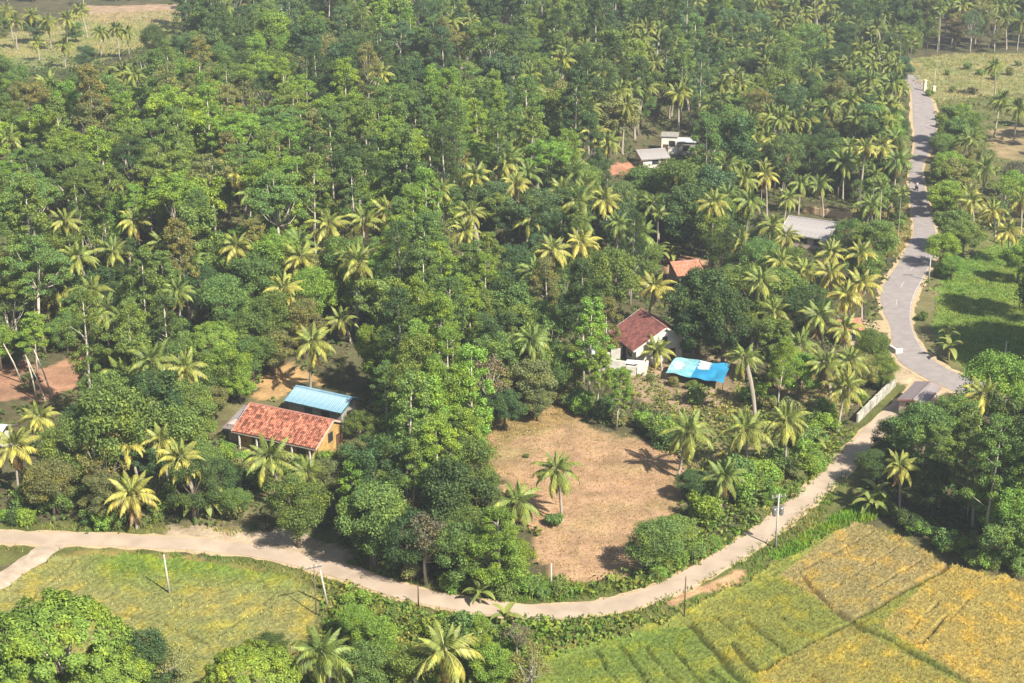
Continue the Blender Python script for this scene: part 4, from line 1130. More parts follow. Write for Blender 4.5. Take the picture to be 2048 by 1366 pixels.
PALMS = [
 (30, 890, 7, 1.1, .75, 'yellow fronded coconut palm beside the pale roof at left edge'), (78, 832, 7.5, .8, .6), (255, 888, 7, .95, .85), (265, 985, 4.6, 1.1, .85, 'squat golden coconut palm standing beside the lane'),
 (360, 915, 8, .95, .7), (322, 878, 7.5, .85, .65), (370, 735, 7, 1.05, .45, 'upright coconut palm left of the blue roofed shed'), (245, 748, 6, 1.05, .18), (540, 912, 7, 1.05, .25, 'arching coconut palm in front of the tiled roof'),
 (625, 682, 8, 1.05, .42, 'drooping coconut palm right above the blue roofed shed'), (566, 572, 9, 1.0, .8), (602, 515, 10, 1.1, .6), (655, 450, 11, 1.1, .5), (715, 522, 11, 1.1, .42), (728, 438, 10, 1.0, .3),
 (115, 578, 8, 1.05, .5), (180, 545, 9, 1.0, .38), (226, 502, 9.5, .95, .3), (690, 636, 4, .8, .35), (472, 490, 9, .95, .5), (268, 440, 9, .95, .45), (130, 440, 9, .9, .4), (620, 945, 6, .85, .3),
 (1115, 940, 6.2, .95, .16, 'lone coconut palm standing in the bare clearing'), (1032, 1000, 3.4, 1.05, .12, 'leaning short coconut palm at the left side of clearing'),
 (1375, 862, 6, 1.1, .25), (1492, 858, 6, 1.1, .36), (1572, 838, 7, 1.0, .42), (1447, 952, 4, .9, .08), (1690, 775, 6, 1.0, .42), (1800, 930, 6.5, .75, .6, 'small crowned coconut palm with bare trunk beside the right rice field'),
 (1970, 788, 9, .95, .75, 'yellowing coconut palm crowning the dark grove at right'), (1320, 700, 3, .85, .45), (1488, 712, 9, .85, .2), (1548, 622, 9, .85, .33), (1640, 632, 8, 1.0, .22), (1600, 690, 7, .9, .2),
 (1310, 572, 7, 1.0, .95), (1105, 498, 9, 1.0, .6), (1162, 486, 9, 1.0, 1.0), (1060, 440, 9, .95, .35), (1692, 590, 8, 1.0, .85), (1722, 566, 8, 1.0, .95), (1662, 545, 8, .95, .85), (1722, 505, 7, .9, .75), (1662, 502, 8, .9, .5),
 (1610, 540, 7, .9, .4), (1545, 448, 8, .9, .35), (1572, 470, 7, .85, .45), (1690, 655, 7, .9, .4), (1652, 725, 7, .9, .25), (1700, 720, 7, .9, .3),
 (1685, 322, 8, 1.15, .08), (1530, 348, 8, .95, .75), (1490, 355, 8, .95, .25), (1560, 238, 11, 1.0, .3), (1612, 236, 11, 1.0, .45), (1640, 368, 6, .9, .08), (1602, 366, 6, .9, .1), (1575, 395, 6, .85, .2), (1655, 220, 10, .9, .6),
 (1240, 178, 12, 1.0, .42), (1125, 118, 13, 1.0, .5), (1205, 140, 12, .95, .4), (1292, 172, 11, 1.0, .45), (1357, 186, 11, 1.0, .65), (1030, 236, 11, .9, .55), (760, 146, 12, 1.0, .65), (630, 238, 11, .95, .85),
 (1218, 282, 10, 1.0, .25), (1008, 325, 10, 1.0, .55), (950, 350, 10, .95, .5), (968, 270, 10, .95, .45), (1030, 365, 9, .95, .6), (1625, 140, 12, 1.0, .2), (1740, 160, 11, 1.0, .2), (1455, 45, 12, 1.0, .3), (1320, 28, 12, 1.0, .55),
 (1170, 92, 12, .9, .45), (1165, 170, 11, .9, .35), (1060, 150, 12, .9, .3), (1720, 190, 10, .9, .3), (1690, 235, 9, .9, .4), (1500, 240, 10, .95, .2), (1440, 250, 10, .9, .3),
 (1970, 335, 5, 1.05, .08), (2003, 200, 8, 1.0, .15), (2036, 215, 8, 1.0, .2), (1945, 402, 5, .9, .5), (1987, 420, 6, .9, .85), (2018, 462, 6, .9, .85), (2044, 400, 6, .9, .6), (1932, 282, 6, .75, .25), (1990, 130, 8, .9, .2), (1930, 385, 4, .8, .7),
 (645, 1305, 6, 1.15, .12, 'dark green coconut palm rising from bottom edge left of centre'), (890, 1300, 7, 1.15, .5, 'olive coconut palm rising from bottom edge below the lane'),
 (200, 62, 7, .9, .3), (232, 56, 8, .9, .25), (252, 62, 7, .9, .3), (128, 88, 6, .9, .35), (75, 84, 5, .8, .4), (30, 40, 8, 1.0, .55), (62, 30, 8, 1.0, .6), (95, 42, 8, 1.0, .5), (135, 35, 8, 1.0, .5), (12, 22, 8, 1, .5), (160, 20, 8, 1, .5),
 (235, 365, 10, .9, .3), (880, 380, 10, .9, .3), (470, 345, 12, .9, .7), (930, 460, 9, .9, .45), (940, 425, 9, .9, .4), (1480, 480, 7, .85, .5), (1560, 520, 7, .85, .4), (1020, 90, 12, .9, .35), (905, 40, 12, .9, .3),
 (1400, 130, 11, .9, .25), (1530, 110, 11, .9, .3), (1575, 170, 11, .9, .35), (1480, 165, 11, .9, .3), (1780, 130, 9, .9, .3), (1790, 210, 7, .8, .4), (1345, 90, 12, .9, .45), (1560, 40, 12, .9, .3), (1650, 60, 12, .9, .3), (1720, 90, 12, .9, .3)]
for a in PALMS: palm_px(*a)

TREES = [
 # bottom edge
 ('rosette', 110, 1275, 1.25, 'lime', .95, 'large yellow-green clump-leaved tree in the bottom left corner'), ('rosette', 215, 1345, .85, 'lime', .9, 'smaller yellow-green tree right of the bottom left corner tree'), ('rosette', 15, 1370, .9, 'lime', .9), ('broad', 285, 1325, .95, 'dark', .8, 'dark green tree behind the bright bottom left trees'),
 ('rosette', 500, 1345, .85, 'lime', .9, 'bright clump-leaved tree at the bottom edge left of the palm'), ('sparse', 350, 1335, .8, 'olive', .8), ('broad', 712, 1238, .48, 'bright', .9), ('broad', 752, 1275, .6, 'bright', .9), ('broad', 725, 1340, .75, 'mid', .9), ('broad', 830, 1340, .8, 'mid', .8), ('slender', 965, 1275, .55, 'bright', .8), ('broad', 985, 1330, .6, 'bright', .8), ('sparse', 1060, 1330, .75, 'olive', .8),
 ('sparse', 1035, 1270, .5, 'grey', .8), ('broad', 540, 1290, .5, 'dark', .7),
 # strip left of the clearing
 ('broad', 590, 1015, .95, 'mid', .95, 'neat round green tree beside the lane below the tiled house'), ('broad', 742, 1062, 1.0, 'mid', 1.0), ('broad', 730, 1115, .8, 'dark', .9), ('broad', 805, 1115, .9, 'dark', .9), ('sparse', 850, 1085, .95, 'grey', .9, 'grey-brown thinly leaved tree in the strip left of clearing'), ('broad', 905, 1000, 1.05, 'dark', 1.1), ('broad', 935, 940, .95, 'mid', 1.1),
 ('broad', 870, 930, .9, 'mid', 1.1), ('slender', 1000, 1075, .85, 'lime', .8, 'bright yellow-green slender tree at the clearing corner'), ('broad', 985, 1125, .85, 'bright', .9), ('broad', 915, 1130, .85, 'mid', .9), ('slender', 790, 880, .85, 'mid', .9), ('slender', 845, 850, .9, 'mid', .95), ('slender', 700, 970, .75, 'bright', .9), ('broad', 760, 985, .8, 'mid', 1.0), ('broad', 1028, 1110, .6, 'lime', .8), ('sparse', 830, 1030, .7, 'grey', .9),
 ('slender', 895, 870, .85, 'bright', .9), ('broad', 940, 880, .7, 'bright', 1.0), ('slender', 760, 930, .8, 'mid', .9),
 # light column of slender trees in the middle
 ('slender', 848, 835, 1.05, 'bright', 1.1), ('slender', 908, 800, 1.05, 'bright', 1.1), ('slender', 880, 900, .95, 'bright', 1.05), ('slender', 820, 930, .85, 'mid', 1.0), ('slender', 935, 870, .85, 'lime', 1.0),
 ('slender', 848, 400, 1.1, 'bright', 1.1, 'tallest bright green slender tree in the middle of the forest'), ('slender', 868, 470, 1.1, 'mid', 1.1), ('slender', 890, 540, 1.0, 'bright', 1.05), ('slender', 845, 560, 1.05, 'mid', 1.05), ('slender', 905, 610, .95, 'mid', 1.0), ('slender', 872, 650, 1.0, 'bright', 1.0), ('slender', 790, 690, .9, 'bright', .85), ('slender', 840, 705, .95, 'lime', 1.0), ('slender', 895, 720, .95, 'bright', 1.0), ('slender', 772, 770, .75, 'mid', .9), ('slender', 860, 770, .9, 'bright', 1.0),
 ('slender', 1180, 660, .95, 'bright', 1.05), ('slender', 1150, 615, .95, 'mid', 1.0), ('slender', 1215, 640, .8, 'olive', 1.0), ('slender', 1235, 770, .65, 'bright', .9), ('slender', 1195, 735, .7, 'bright', .9), ('slender', 1100, 570, .95, 'olive', 1.0), ('slender', 985, 520, 1.0, 'mid', 1.05), ('slender', 940, 540, 1.0, 'mid', 1.0),
 ('broad', 1030, 620, .95, 'mid', 1.1), ('broad', 1085, 650, .9, 'mid', 1.1), ('broad', 960, 590, .9, 'mid', 1.1), ('broad', 1060, 760, .9, 'olive', .9), ('sparse', 975, 760, 1.05, 'grey', .9, 'wide grey-brown tree above the left corner of the clearing'), ('broad', 1010, 810, .7, 'dark', .8), ('broad', 1075, 800, .6, 'olive', .8), ('broad', 1120, 730, .85, 'mid', .95),
 # around the maroon roofed house
 ('broad', 1400, 600, 1.2, 'dark', 1.1, 'dark spreading tree behind the maroon roofed house'), ('broad', 1450, 640, 1.1, 'dark', 1.1), ('broad', 1390, 660, .85, 'dark', 1.0), ('broad', 1490, 570, 1.0, 'mid', 1.0), ('broad', 1520, 520, .95, 'mid', 1.0), ('broad', 1560, 580, .95, 'mid', 1.0), ('slender', 1560, 720, .8, 'bright', .9), ('broad', 1600, 745, .8, 'bright', .9), ('broad', 1350, 375, 1.25, 'mid', 1.1, 'big rounded dark tree below the white block house'), ('broad', 1360, 430, 1.2, 'dark', 1.0), ('broad', 1300, 440, .8, 'grey', .9),
 ('broad', 985, 405, 1.0, 'blue', 1.0, 'bluish round tree standing among the central palms'), ('broad', 1430, 430, 1.0, 'mid', 1.0), ('broad', 1470, 420, .9, 'mid', 1.0),
 # roadside
 ('broad', 1765, 255, 1.15, 'bright', 1.1, 'bright green tree bulging beside the upper main road'), ('broad', 1780, 310, 1.0, 'olive', 1.0), ('broad', 1745, 330, 1.0, 'mid', 1.0), ('broad', 1755, 475, .9, 'mid', .9), ('broad', 1700, 465, .8, 'mid', .9), ('broad', 1740, 530, .7, 'mid', .9), ('broad', 1745, 690, .7, 'mid', .9), ('broad', 1720, 740, .7, 'olive', .9), ('broad', 1765, 735, .6, 'mid', .9),
 # right of the road
 ('broad', 1905, 240, 1.0, 'mid', .9), ('broad', 1940, 255, 1.0, 'mid', .9), ('broad', 1900, 330, .9, 'bright', .8), ('broad', 1895, 390, .9, 'bright', .8), ('broad', 1905, 450, .9, 'mid', .8), ('broad', 1885, 490, .8, 'bright', .8), ('broad', 1930, 470, .8, 'mid', .8), ('broad', 2035, 350, .8, 'grey', .9), ('broad', 1890, 290, .8, 'mid', .8), ('broad', 1905, 530, .6, 'bright', .7), ('broad', 2040, 520, .8, 'bright', .8),
 # grove right of the junction
 ('broad', 1995, 770, 1.15, 'bright', 1.0, 'rounded bright tree at the top of the right grove'), ('broad', 1850, 870, 1.1, 'mid', .9), ('broad', 1790, 870, .8, 'dark', .8), ('oval', 1910, 850, .85, 'mid', .9), ('oval', 2030, 870, 1.0, 'dark', 1.0), ('slender', 1960, 920, .9, 'olive', .9), ('slender', 1890, 900, .8, 'mid', .9), ('slender', 1945, 880, .85, 'mid', .95), ('broad', 1985, 1000, .8, 'bright', .8), ('oval', 2042, 1030, .8, 'bright', .9), ('broad', 2015, 1090, .7, 'mid', .9), ('broad', 1750, 930, .6, 'dark', .8), ('broad', 1860, 960, .8, 'dark', .9), ('broad', 2070, 960, 1.1, 'mid', 1.1), ('sparse', 1940, 985, .55, 'lime', .9, 'gnarled pale tree with small yellowish crown at the rice edge'),
 # left side
 ('broad', 130, 655, .7, 'mid', .9), ('oval', 165, 620, .7, 'mid', .9), ('broad', 215, 720, .6, 'mid', .9), ('broad', 30, 690, .6, 'dark', .9), ('broad', 720, 850, .55, 'mid', .9), ('broad', 705, 905, .5, 'olive', .9), ('broad', 425, 800, .55, 'olive', .9), ('broad', 400, 840, .5, 'mid', .9), ('broad', 480, 770, .5, 'bright', .9),
 ('broad', 440, 950, .7, 'dark', .9), ('broad', 400, 925, .7, 'mid', .9), ('oval', 300, 930, .6, 'dark', .9), ('broad', 205, 985, .75, 'olive', .8), ('broad', 650, 950, .6, 'olive', .8), ('broad', 470, 1000, .5, 'mid', .8),
 ('broad', 210, 785, .85, 'mid', .9), ('broad', 285, 780, .8, 'mid', .9), ('broad', 140, 900, 1.05, 'mid', .95), ('sparse', 200, 915, 1.0, 'olive', .95), ('broad', 175, 850, .9, 'dark', .95), ('broad', 100, 960, .8, 'olive', .9), ('rosette', 430, 680, .85, 'lime', 1.0, 'bright yellow-green tree behind the palm left of blue shed'), ('broad', 455, 730, .9, 'bright', .9), ('broad', 500, 650, 1.0, 'mid', 1.0), ('broad', 545, 690, .8, 'olive', .9), ('spreading', 70, 520, 1.15, 'mid', .95, 'wide flat-crowned tree with forked pale trunk at left edge'), ('spreading', 20, 570, .9, 'mid', .9), ('slender', 65, 660, .8, 'bright', .85),
 ('slender', 370, 500, 1.0, 'olive', 1.05, 'slender tree with long pale stem in left forest middle'), ('slender', 330, 550, .9, 'mid', 1.0), ('broad', 300, 600, .9, 'mid', 1.0), ('broad', 400, 570, .9, 'dark', 1.0), ('broad', 450, 600, 1.0, 'mid', 1.0), ('broad', 150, 620, .8, 'bright', .9), ('broad', 120, 480, .9, 'mid', 1.0), ('broad', 300, 640, .7, 'blue', .9), ('broad', 60, 760, .4, 'olive', .7),
 ('spreading', 540, 340, 1.1, 'bright', 1.0), ('spreading', 580, 270, 1.1, 'bright', 1.0), ('spreading', 470, 250, 1.1, 'bright', 1.0), ('spreading', 390, 210, 1.0, 'bright', 1.0), ('spreading', 330, 260, 1.1, 'mid', 1.0), ('spreading', 250, 280, 1.1, 'mid', 1.0), ('spreading', 130, 330, 1.1, 'mid', 1.0), ('spreading', 60, 380, 1.1, 'mid', 1.0), ('spreading', 320, 330, 1.1, 'mid', 1.0), ('spreading', 420, 340, 1.0, 'olive', 1.0), ('spreading', 200, 360, 1.0, 'mid', 1.0),
 ('spreading', 700, 210, 1.1, 'bright', 1.0), ('spreading', 760, 240, 1.1, 'bright', 1.0), ('spreading', 800, 280, 1.1, 'bright', 1.0), ('slender', 720, 290, 1.1, 'bright', 1.0), ('broad', 548, 70, 1.2, 'lime', 1.3, 'bright yellow-green tree towering at the top left forest edge'), ('broad', 575, 105, 1.0, 'bright', 1.2), ('spreading', 1095, 300, 1.0, 'bright', 1.0), ('slender', 1130, 310, 1.0, 'bright', 1.1), ('broad', 420, 40, 1.2, 'dark', 1.2), ('broad', 310, 80, .9, 'dark', 1.2), ('broad', 170, 110, .8, 'blue', .8), ('broad', 70, 55, 1.0, 'blue', .7), ('broad', 150, 60, .8, 'mid', .7),
 # trees outside the frame whose shade falls on the right meadow
 ('broad', 2125, 560, 1.5, 'dark', 1.4), ('broad', 2185, 605, 1.5, 'dark', 1.4), ('broad', 2200, 560, 1.5, 'dark', 1.3), ('broad', 2110, 520, 1.3, 'dark', 1.3), ('broad', 2150, 585, 1.3, 'dark', 1.3)]
for a in TREES: tree_px(*a)

BANANAS = [(400, 985, 1.5), (425, 1000, 1.2), (385, 1010, 1.1), (1265, 500, 1.3), (1290, 515, 1.3), (1240, 515, 1.2), (1315, 500, 1.3), (1345, 505, 1.2), (1270, 530, 1.2), (1225, 490, 1.2), (1730, 385, 1.3), (1755, 375, 1.3), (1770, 395, 1.2), (1900, 690, 1.3), (1895, 665, 1.1), (1755, 985, 1.1), (1740, 1000, 1.0), (460, 630, 1.2), (480, 645, 1.2), (825, 650, 1.1), (1630, 880, 1.0), (960, 1180, .9), (1010, 1230, 1.0)]
for x, y, s in BANANAS: banana(spot(x, y, 1.8 * s), s, .12 + .15 * random.random())

# ---------------------------------------------------------------- the rest of the forest
def strip(line, w): return [(x, y - w) for x, y in line] + [(x, y + w) for x, y in reversed(line)]
KEEP = [CLEARING, LEFT_FIELD, RIGHT_FIELD, strip(LANE_PX[:19], 24), ROAD_L[1:18] + ROAD_R[1:18][::-1], FAR_RIGHT, [(0, 66), (100, 60), (180, 30), (360, 25), (360, 75), (170, 138), (60, 140), (0, 118)],
        [(430, 800), (505, 795), (680, 830), (705, 890), (640, 905), (440, 868)], [(560, 760), (715, 785), (720, 835), (570, 810)], [(510, 790), (530, 745), (580, 728), (600, 765), (540, 800)],
        [(1245, 650), (1282, 608), (1345, 650), (1335, 710), (1290, 750), (1180, 750), (1185, 690), (1250, 690)], [(1320, 705), (1475, 712), (1465, 785), (1325, 765)], [(1270, 765), (1360, 790), (1340, 830), (1290, 810)],
        [(1575, 425), (1600, 408), (1710, 418), (1715, 445), (1670, 500), (1600, 470)], [(1262, 318), (1315, 262), (1385, 262), (1375, 312), (1262, 330)], RED_YARD2, [(1335, 510), (1410, 510), (1415, 560), (1340, 565)], [(1655, 625), (1730, 625), (1730, 670), (1660, 675)],
        [(1790, 755), (1930, 740), (1925, 780), (1860, 810), (1710, 850), (1700, 830)], [(0, 745), (90, 740), (150, 735), (180, 700), (150, 770), (60, 795), (0, 795)], MEADOW[:4] + [(2048, 780), (1915, 725)], [(1965, 265), (2048, 230), (2048, 330), (1975, 310)], [(0, 850), (20, 850), (20, 990), (0, 990)], [(500, 1095), (560, 1068), (690, 1130), (640, 1130)], [(1540, 765), (1640, 760), (1640, 800), (1560, 800)], [(1325, 1200), (1475, 1128), (1495, 1140), (1345, 1222)]]
NOTRUNK = list(KEEP)
SEEN = [(a[0], a[1], float(project(*(spot(a[0], a[1], a[2]) + Vector((0, 0, a[2]))))[2])) for a in PALMS if a[1] > 330]     # palms one sees whole: nothing may grow up in front of them
SEEN = np.array(SEEN)
def clear(px, py, rx, ry, f=.85):
    a = np.arange(10) * math.pi / 5
    X = np.concatenate([[px], px + f * rx * np.cos(a), px + .45 * rx * np.cos(a)]); Y = np.concatenate([[py], py + f * ry * np.sin(a), py + .45 * ry * np.sin(a)])
    return not any(in_poly(X, Y, k).any() for k in KEEP)
# half heights of the crowns, as a share of the tree's height

FOREST = [(-90, 135), (170, 130), (330, 85), (372, 40), (380, -70), (1790, -70), (1825, 110), (1830, 330), (1810, 560), (1755, 660), (1770, 745), (1640, 770), (1480, 790), (1300, 842), (1150, 832), (960, 850), (955, 950), (1010, 1050), (1050, 1120), (1040, 1190), (860, 1175), (700, 1120), (640, 1075), (-90, 1055)]
FAR_TREES = [(1830, 112), (1830, -70), (2140, -70), (2140, 100)]
FAR_EDGE = [(-90, 30), (-90, -60), (380, -60), (380, 4), (200, 10), (160, 30)]
GROVE = [(1750, 880), (1880, 790), (1950, 770), (2150, 800), (2150, 1160), (1940, 1115), (1800, 1050), (1745, 1010)]
EAST = [(1880, 230), (1960, 215), (2140, 200), (2140, 480), (2000, 480), (1900, 560), (1885, 480), (1865, 330)]

def kinds_at(x, y):
    if y < 165 and 330 < x < 1100: return dict(broad=.20, oval=.32, slender=.28, spreading=.1, palm=.06, sparse=.04), dict(dark=.34, mid=.34, blue=.2, bright=.06, olive=.06)
    if x < 330 and y < 200: return dict(broad=.4, spreading=.3, palm=.2, sparse=.1), dict(mid=.5, olive=.3, dark=.2)
    if x < 620 and y < 470: return dict(spreading=.36, slender=.46, broad=.08, oval=.05, palm=.03, sparse=.02), dict(mid=.40, bright=.44, olive=.11, dark=.05)
    if x < 1000 and y < 500: return dict(spreading=.16, slender=.54, broad=.08, oval=.12, palm=.08, sparse=.02), dict(mid=.42, bright=.38, dark=.12, blue=.04, olive=.04)
    if x < 1450 and y < 340: return dict(palm=.24, broad=.16, oval=.22, slender=.30, sparse=.08), dict(mid=.45, dark=.3, blue=.1, bright=.1, olive=.05)
    if y < 480: return dict(palm=.24, broad=.22, oval=.38, areca=.08, sparse=.08), dict(dark=.45, mid=.38, blue=.12, olive=.05)
    if x > 1000: return dict(palm=.16, broad=.32, oval=.28, slender=.16, sparse=.08), dict(mid=.5, dark=.28, olive=.12, bright=.10)
    if x < 660: return dict(broad=.30, oval=.25, slender=.24, palm=.13, sparse=.08), dict(mid=.46, dark=.34, olive=.10, bright=.10)
    return dict(slender=.56, broad=.14, oval=.22, sparse=.08), dict(mid=.46, bright=.3, dark=.16, olive=.08)
def pick(d):
    r = random.random() * sum(d.values())
    for k, v in d.items():
        r -= v
        if r <= 0: return k
    return k

FILL = 0
COVX, COVY = np.meshgrid(np.arange(-80, 2140, 5.0), np.arange(-60, 1400, 5.0)); COVER = np.zeros(COVX.shape)
def fill(poly, step, kinds=None, minsep=.74, size=1.0, limit=9999):
    global FILL
    P = [at_z(x, max(y, -80), 0) for x, y in poly]
    x0, x1 = min(p.x for p in P), max(p.x for p in P); y0, y1 = min(p.y for p in P), max(p.y for p in P)
    pts = []
    yv = y0; row = 0
    while yv < y1:
        xv = x0 + (row % 2) * step * .5
        while xv < x1:
            pts.append((xv + (random.random() - .5) * step * .75, yv + (random.random() - .5) * step * .75)); xv += step
        yv += step * .87; row += 1
    random.shuffle(pts)
    CP = np.array(CROWNS); made = []
    for x, y in pts:
        z = gz(x, y); bx, by, _ = project(x, y, z)
        if not in_poly(bx, by, poly): continue
        if bx < -70 or bx > 2120: continue
        kd, td = kinds_at(float(bx), float(by) - 90) if kinds is None else kinds
        k, t = pick(kd), pick(td)
        s = size * (.74 + .46 * random.random()); tall = (.88 + .24 * random.random()) * (1.15 if k == 'slender' else 1)
        if k in ('palm', 'areca'): H = (8 + 4 * random.random()); R = 2.8 * (1 if k == 'palm' else .5)
        else: H = PROTO[k][0][4] * s * tall; R = PROTO[k][0][3] * s
        cx, cy, d = project(x, y, z + H); r = R * FPX / d
        Ht = H if k in ('palm', 'areca') else PROTO[k][0][2] * s * tall
        ry = {'palm': 2.4, 'areca': 1.2, 'slender': .30 * Ht, 'oval': .33 * Ht, 'broad': .36 * Ht, 'spreading': .15 * Ht, 'sparse': .33 * Ht}[k] * FPX / d * .9
        if not clear(float(cx), float(cy), r, ry): continue
        if (((np.abs(SEEN[:, 0] - cx) / (r + 16)) ** 2 + (np.abs(SEEN[:, 1] - cy) / (ry + 16)) ** 2 < 1) & (SEEN[:, 2] > d)).any(): continue
        if shades(x, y, z, Ht, R): continue
        if cy + ry < -20 or cx + r < -30 or cx - r > 2080: continue
        tq = np.linspace(0, 1, 7); tX, tY = bx + (cx - bx) * tq, by + (cy - by) * tq
        if any(in_poly(tX, tY, kp).any() for kp in NOTRUNK if kp is not CLEARING): continue
        dd = np.hypot(CP[:, 0] - cx, (CP[:, 1] - cy) * 1.15)
        if (dd < minsep * np.minimum(CP[:, 2], 1.15 * r) ).any(): continue
        CP = np.vstack([CP, [float(cx), float(cy), float(r)]])
        made.append((float(d), x, y, z, k, t, s, tall, H, float(cx), float(cy), float(r)))
    for (d, x, y, z, k, t, s, tall, H, cx, cy, r) in sorted(made):
        ix, iy = COVX - cx, COVY - cy; disc = ix * ix + iy * iy * 1.5 < r * r
        if k != 'areca' and disc.any() and COVER[disc].mean() > .86: continue
        disc = ix * ix + iy * iy * 1.6 < (r * (.8 if k != 'palm' else .4)) ** 2; COVER[disc] = 1
        p = Vector((x, y, z - .05))
        if k == 'palm': palm(p, H, .8 + .3 * random.random(), random.choice((.0, .05, .1, .15, .25, .35, .6)), near=d < 315)
        elif k == 'areca': areca(p, H)
        else: plant(k, p, s, t, tall)
        FILL += 1
    CROWNS[:] = [tuple(c) for c in CP]
fill(FOREST, 5.8, size=1.06)
PALMY = [(1000, 180), (1300, 130), (1800, 160), (1810, 330), (1790, 560), (1740, 640), (1760, 740), (1560, 770), (1480, 700), (1250, 560), (1000, 520)]
fill(PALMY, 10.5, (dict(palm=1.0), dict(mid=1)), .40)
fill([(60, 480), (760, 420), (760, 760), (300, 720), (60, 700)], 17, (dict(palm=1.0), dict(mid=1)), .40)
fill(FOREST, 6.0, minsep=.52, size=.85)
fill(FAR_TREES, 5.0, (dict(areca=.25, palm=.25, broad=.12, oval=.28, sparse=.1), dict(blue=.35, mid=.35, olive=.2, grey=.1)), .5)
fill(FAR_EDGE, 8.5, (dict(palm=.4, broad=.3, sparse=.3), dict(olive=.4, blue=.3, grey=.3)))
fill(GROVE, 5.0, (dict(broad=.25, oval=.25, slender=.35, palm=.15), dict(dark=.35, mid=.45, olive=.2)), size=.85)
fill(EAST, 5.2, (dict(broad=.40, oval=.2, sparse=.12, palm=.28), dict(mid=.45, bright=.3, olive=.25)), .55, .8)

# ---------------------------------------------------------------- shrubs
def shrubs_along(line, n, off, smin, smax, tones):
    for _ in range(n):
        i = random.randrange(len(line) - 1); t = random.random(); (xa, ya), (xb, yb) = line[i], line[i + 1]
        px_, py_ = xa + (xb - xa) * t + random.gauss(0, off), ya + (yb - ya) * t + random.gauss(0, off * .6)
        s = smin + (smax - smin) * random.random(); p = spot(px_, py_); hc = 1.25 * s
        cx, cy, d = project(p.x, p.y, p.z + hc); r = 1.6 * s * FPX / d
        if clear(float(cx), float(cy), r, r * .8, .7): plant('bush', p, s, pick(tones), .8 + .4 * random.random())
TN = dict(mid=.4, bright=.35, olive=.15, dark=.1)
shrubs_along([(680, 1130), (800, 1160), (900, 1180), (1000, 1195), (1100, 1195)], 26, 8, .5, .9, TN)
shrubs_along([(1100, 1185), (1200, 1180), (1300, 1160), (1400, 1110), (1480, 1060), (1560, 1000), (1640, 935)], 34, 10, .5, .95, dict(bright=.5, mid=.35, olive=.15))
shrubs_along([(1400, 1040), (1450, 1000), (1520, 970), (1600, 910), (1640, 880)], 30, 16, .7, 1.3, dict(bright=.45, mid=.4, dark=.15))
shrubs_along([(960, 880), (980, 950), (1020, 1020), (1060, 1060)], 14, 8, .6, 1.1, dict(bright=.5, mid=.5))
shrubs_along([(1130, 800), (1180, 830), (1240, 850), (1300, 860), (1340, 900), (1380, 950)], 26, 9, .6, 1.2, TN)
shrubs_along([(1320, 800), (1400, 800), (1480, 800), (1560, 830), (1640, 850)], 26, 14, .6, 1.1, dict(olive=.4, bright=.3, mid=.3))
shrubs_along([(60, 1000), (180, 1010), (300, 1010), (420, 1010), (480, 1030)], 34, 16, .7, 1.3, dict(mid=.45, dark=.25, bright=.2, olive=.1))
shrubs_along([(300, 960), (340, 980), (440, 960), (520, 980)], 18, 16, .7, 1.3, dict(mid=.5, dark=.3, olive=.2))
shrubs_along([(0, 1045), (120, 1050), (240, 1050), (330, 1048)], 16, 7, .5, .9, TN)
shrubs_along([(170, 1098), (370, 1100), (470, 1128), (540, 1135), (620, 1160)], 15, 5, .45, .85, dict(mid=.6, bright=.4))
shrubs_along([(680, 1200), (760, 1230), (860, 1270), (960, 1290), (1040, 1290)], 28, 14, .6, 1.1, dict(bright=.6, mid=.3, olive=.1))
shrubs_along([(1740, 1010), (1800, 1050), (1880, 1090), (1960, 1130), (2040, 1140)], 22, 8, .5, .9, dict(bright=.4, mid=.4, dark=.2))
shrubs_along([(1880, 240), (1875, 330), (1880, 420), (1900, 500), (1880, 560)], 20, 8, .6, 1.1, dict(bright=.5, mid=.5))
shrubs_along([(1820, 620), (1880, 700), (1960, 745)], 6, 10, .4, .7, dict(bright=.5, mid=.5))
shrubs_along([(430, 920), (520, 960), (640, 930), (700, 900)], 20, 14, .5, .9, TN)
shrubs_along([(430, 790), (380, 830), (330, 850), (420, 870)], 16, 14, .5, .9, TN)
shrubs_along([(1790, 380), (1800, 460), (1750, 540)], 10, 8, .5, .9, TN)
shrubs_along([(1745, 700), (1770, 760), (1720, 810), (1640, 870)], 16, 8, .5, .9, TN)
shrubs_along([(1190, 735), (1220, 725), (1260, 742), (1290, 752)], 12, 8, .3, .6, dict(bright=.5, mid=.3, olive=.2))
for px_, py_, s_, t_ in ((1205, 722, .45, 'olive'), (1240, 728, .4, 'bright'), (1262, 748, .5, 'bright'), (1225, 752, .5, 'mid'), (1190, 745, .55, 'bright'), (1290, 742, .5, 'olive'), (1345, 772, .6, 'olive'), (1385, 778, .6, 'mid'), (1300, 762, .5, 'olive')):
    plant('bush', spot(px_, py_), s_, t_, .8)
for px_, py_, s_, t_ in ((1935, 140, .8, 'mid'), (1960, 150, .7, 'bright'), (1990, 160, .8, 'mid'), (2020, 150, .8, 'olive'), (1895, 150, .5, 'mid'), (1860, 192, .7, 'mid'), (1905, 185, .6, 'olive'), (1945, 188, .7, 'grey'), (2035, 132, .6, 'olive')):
    plant('bush', spot(px_, py_), s_ * 1.2, t_, .8)
shrubs_along([(200, 660), (200, 740), (170, 790)], 10, 9, .5, .9, TN)
tree_px('broad', 1310, 1080, .85, 'mid', .75, 'stout dark bush-like tree casting shade onto the clearing')
tree_px('broad', 1352, 1060, .6, 'mid', .75, 'smaller tree touching the stout tree by the lane')
tree_px('broad', 1385, 965, .55, 'dark', .7)
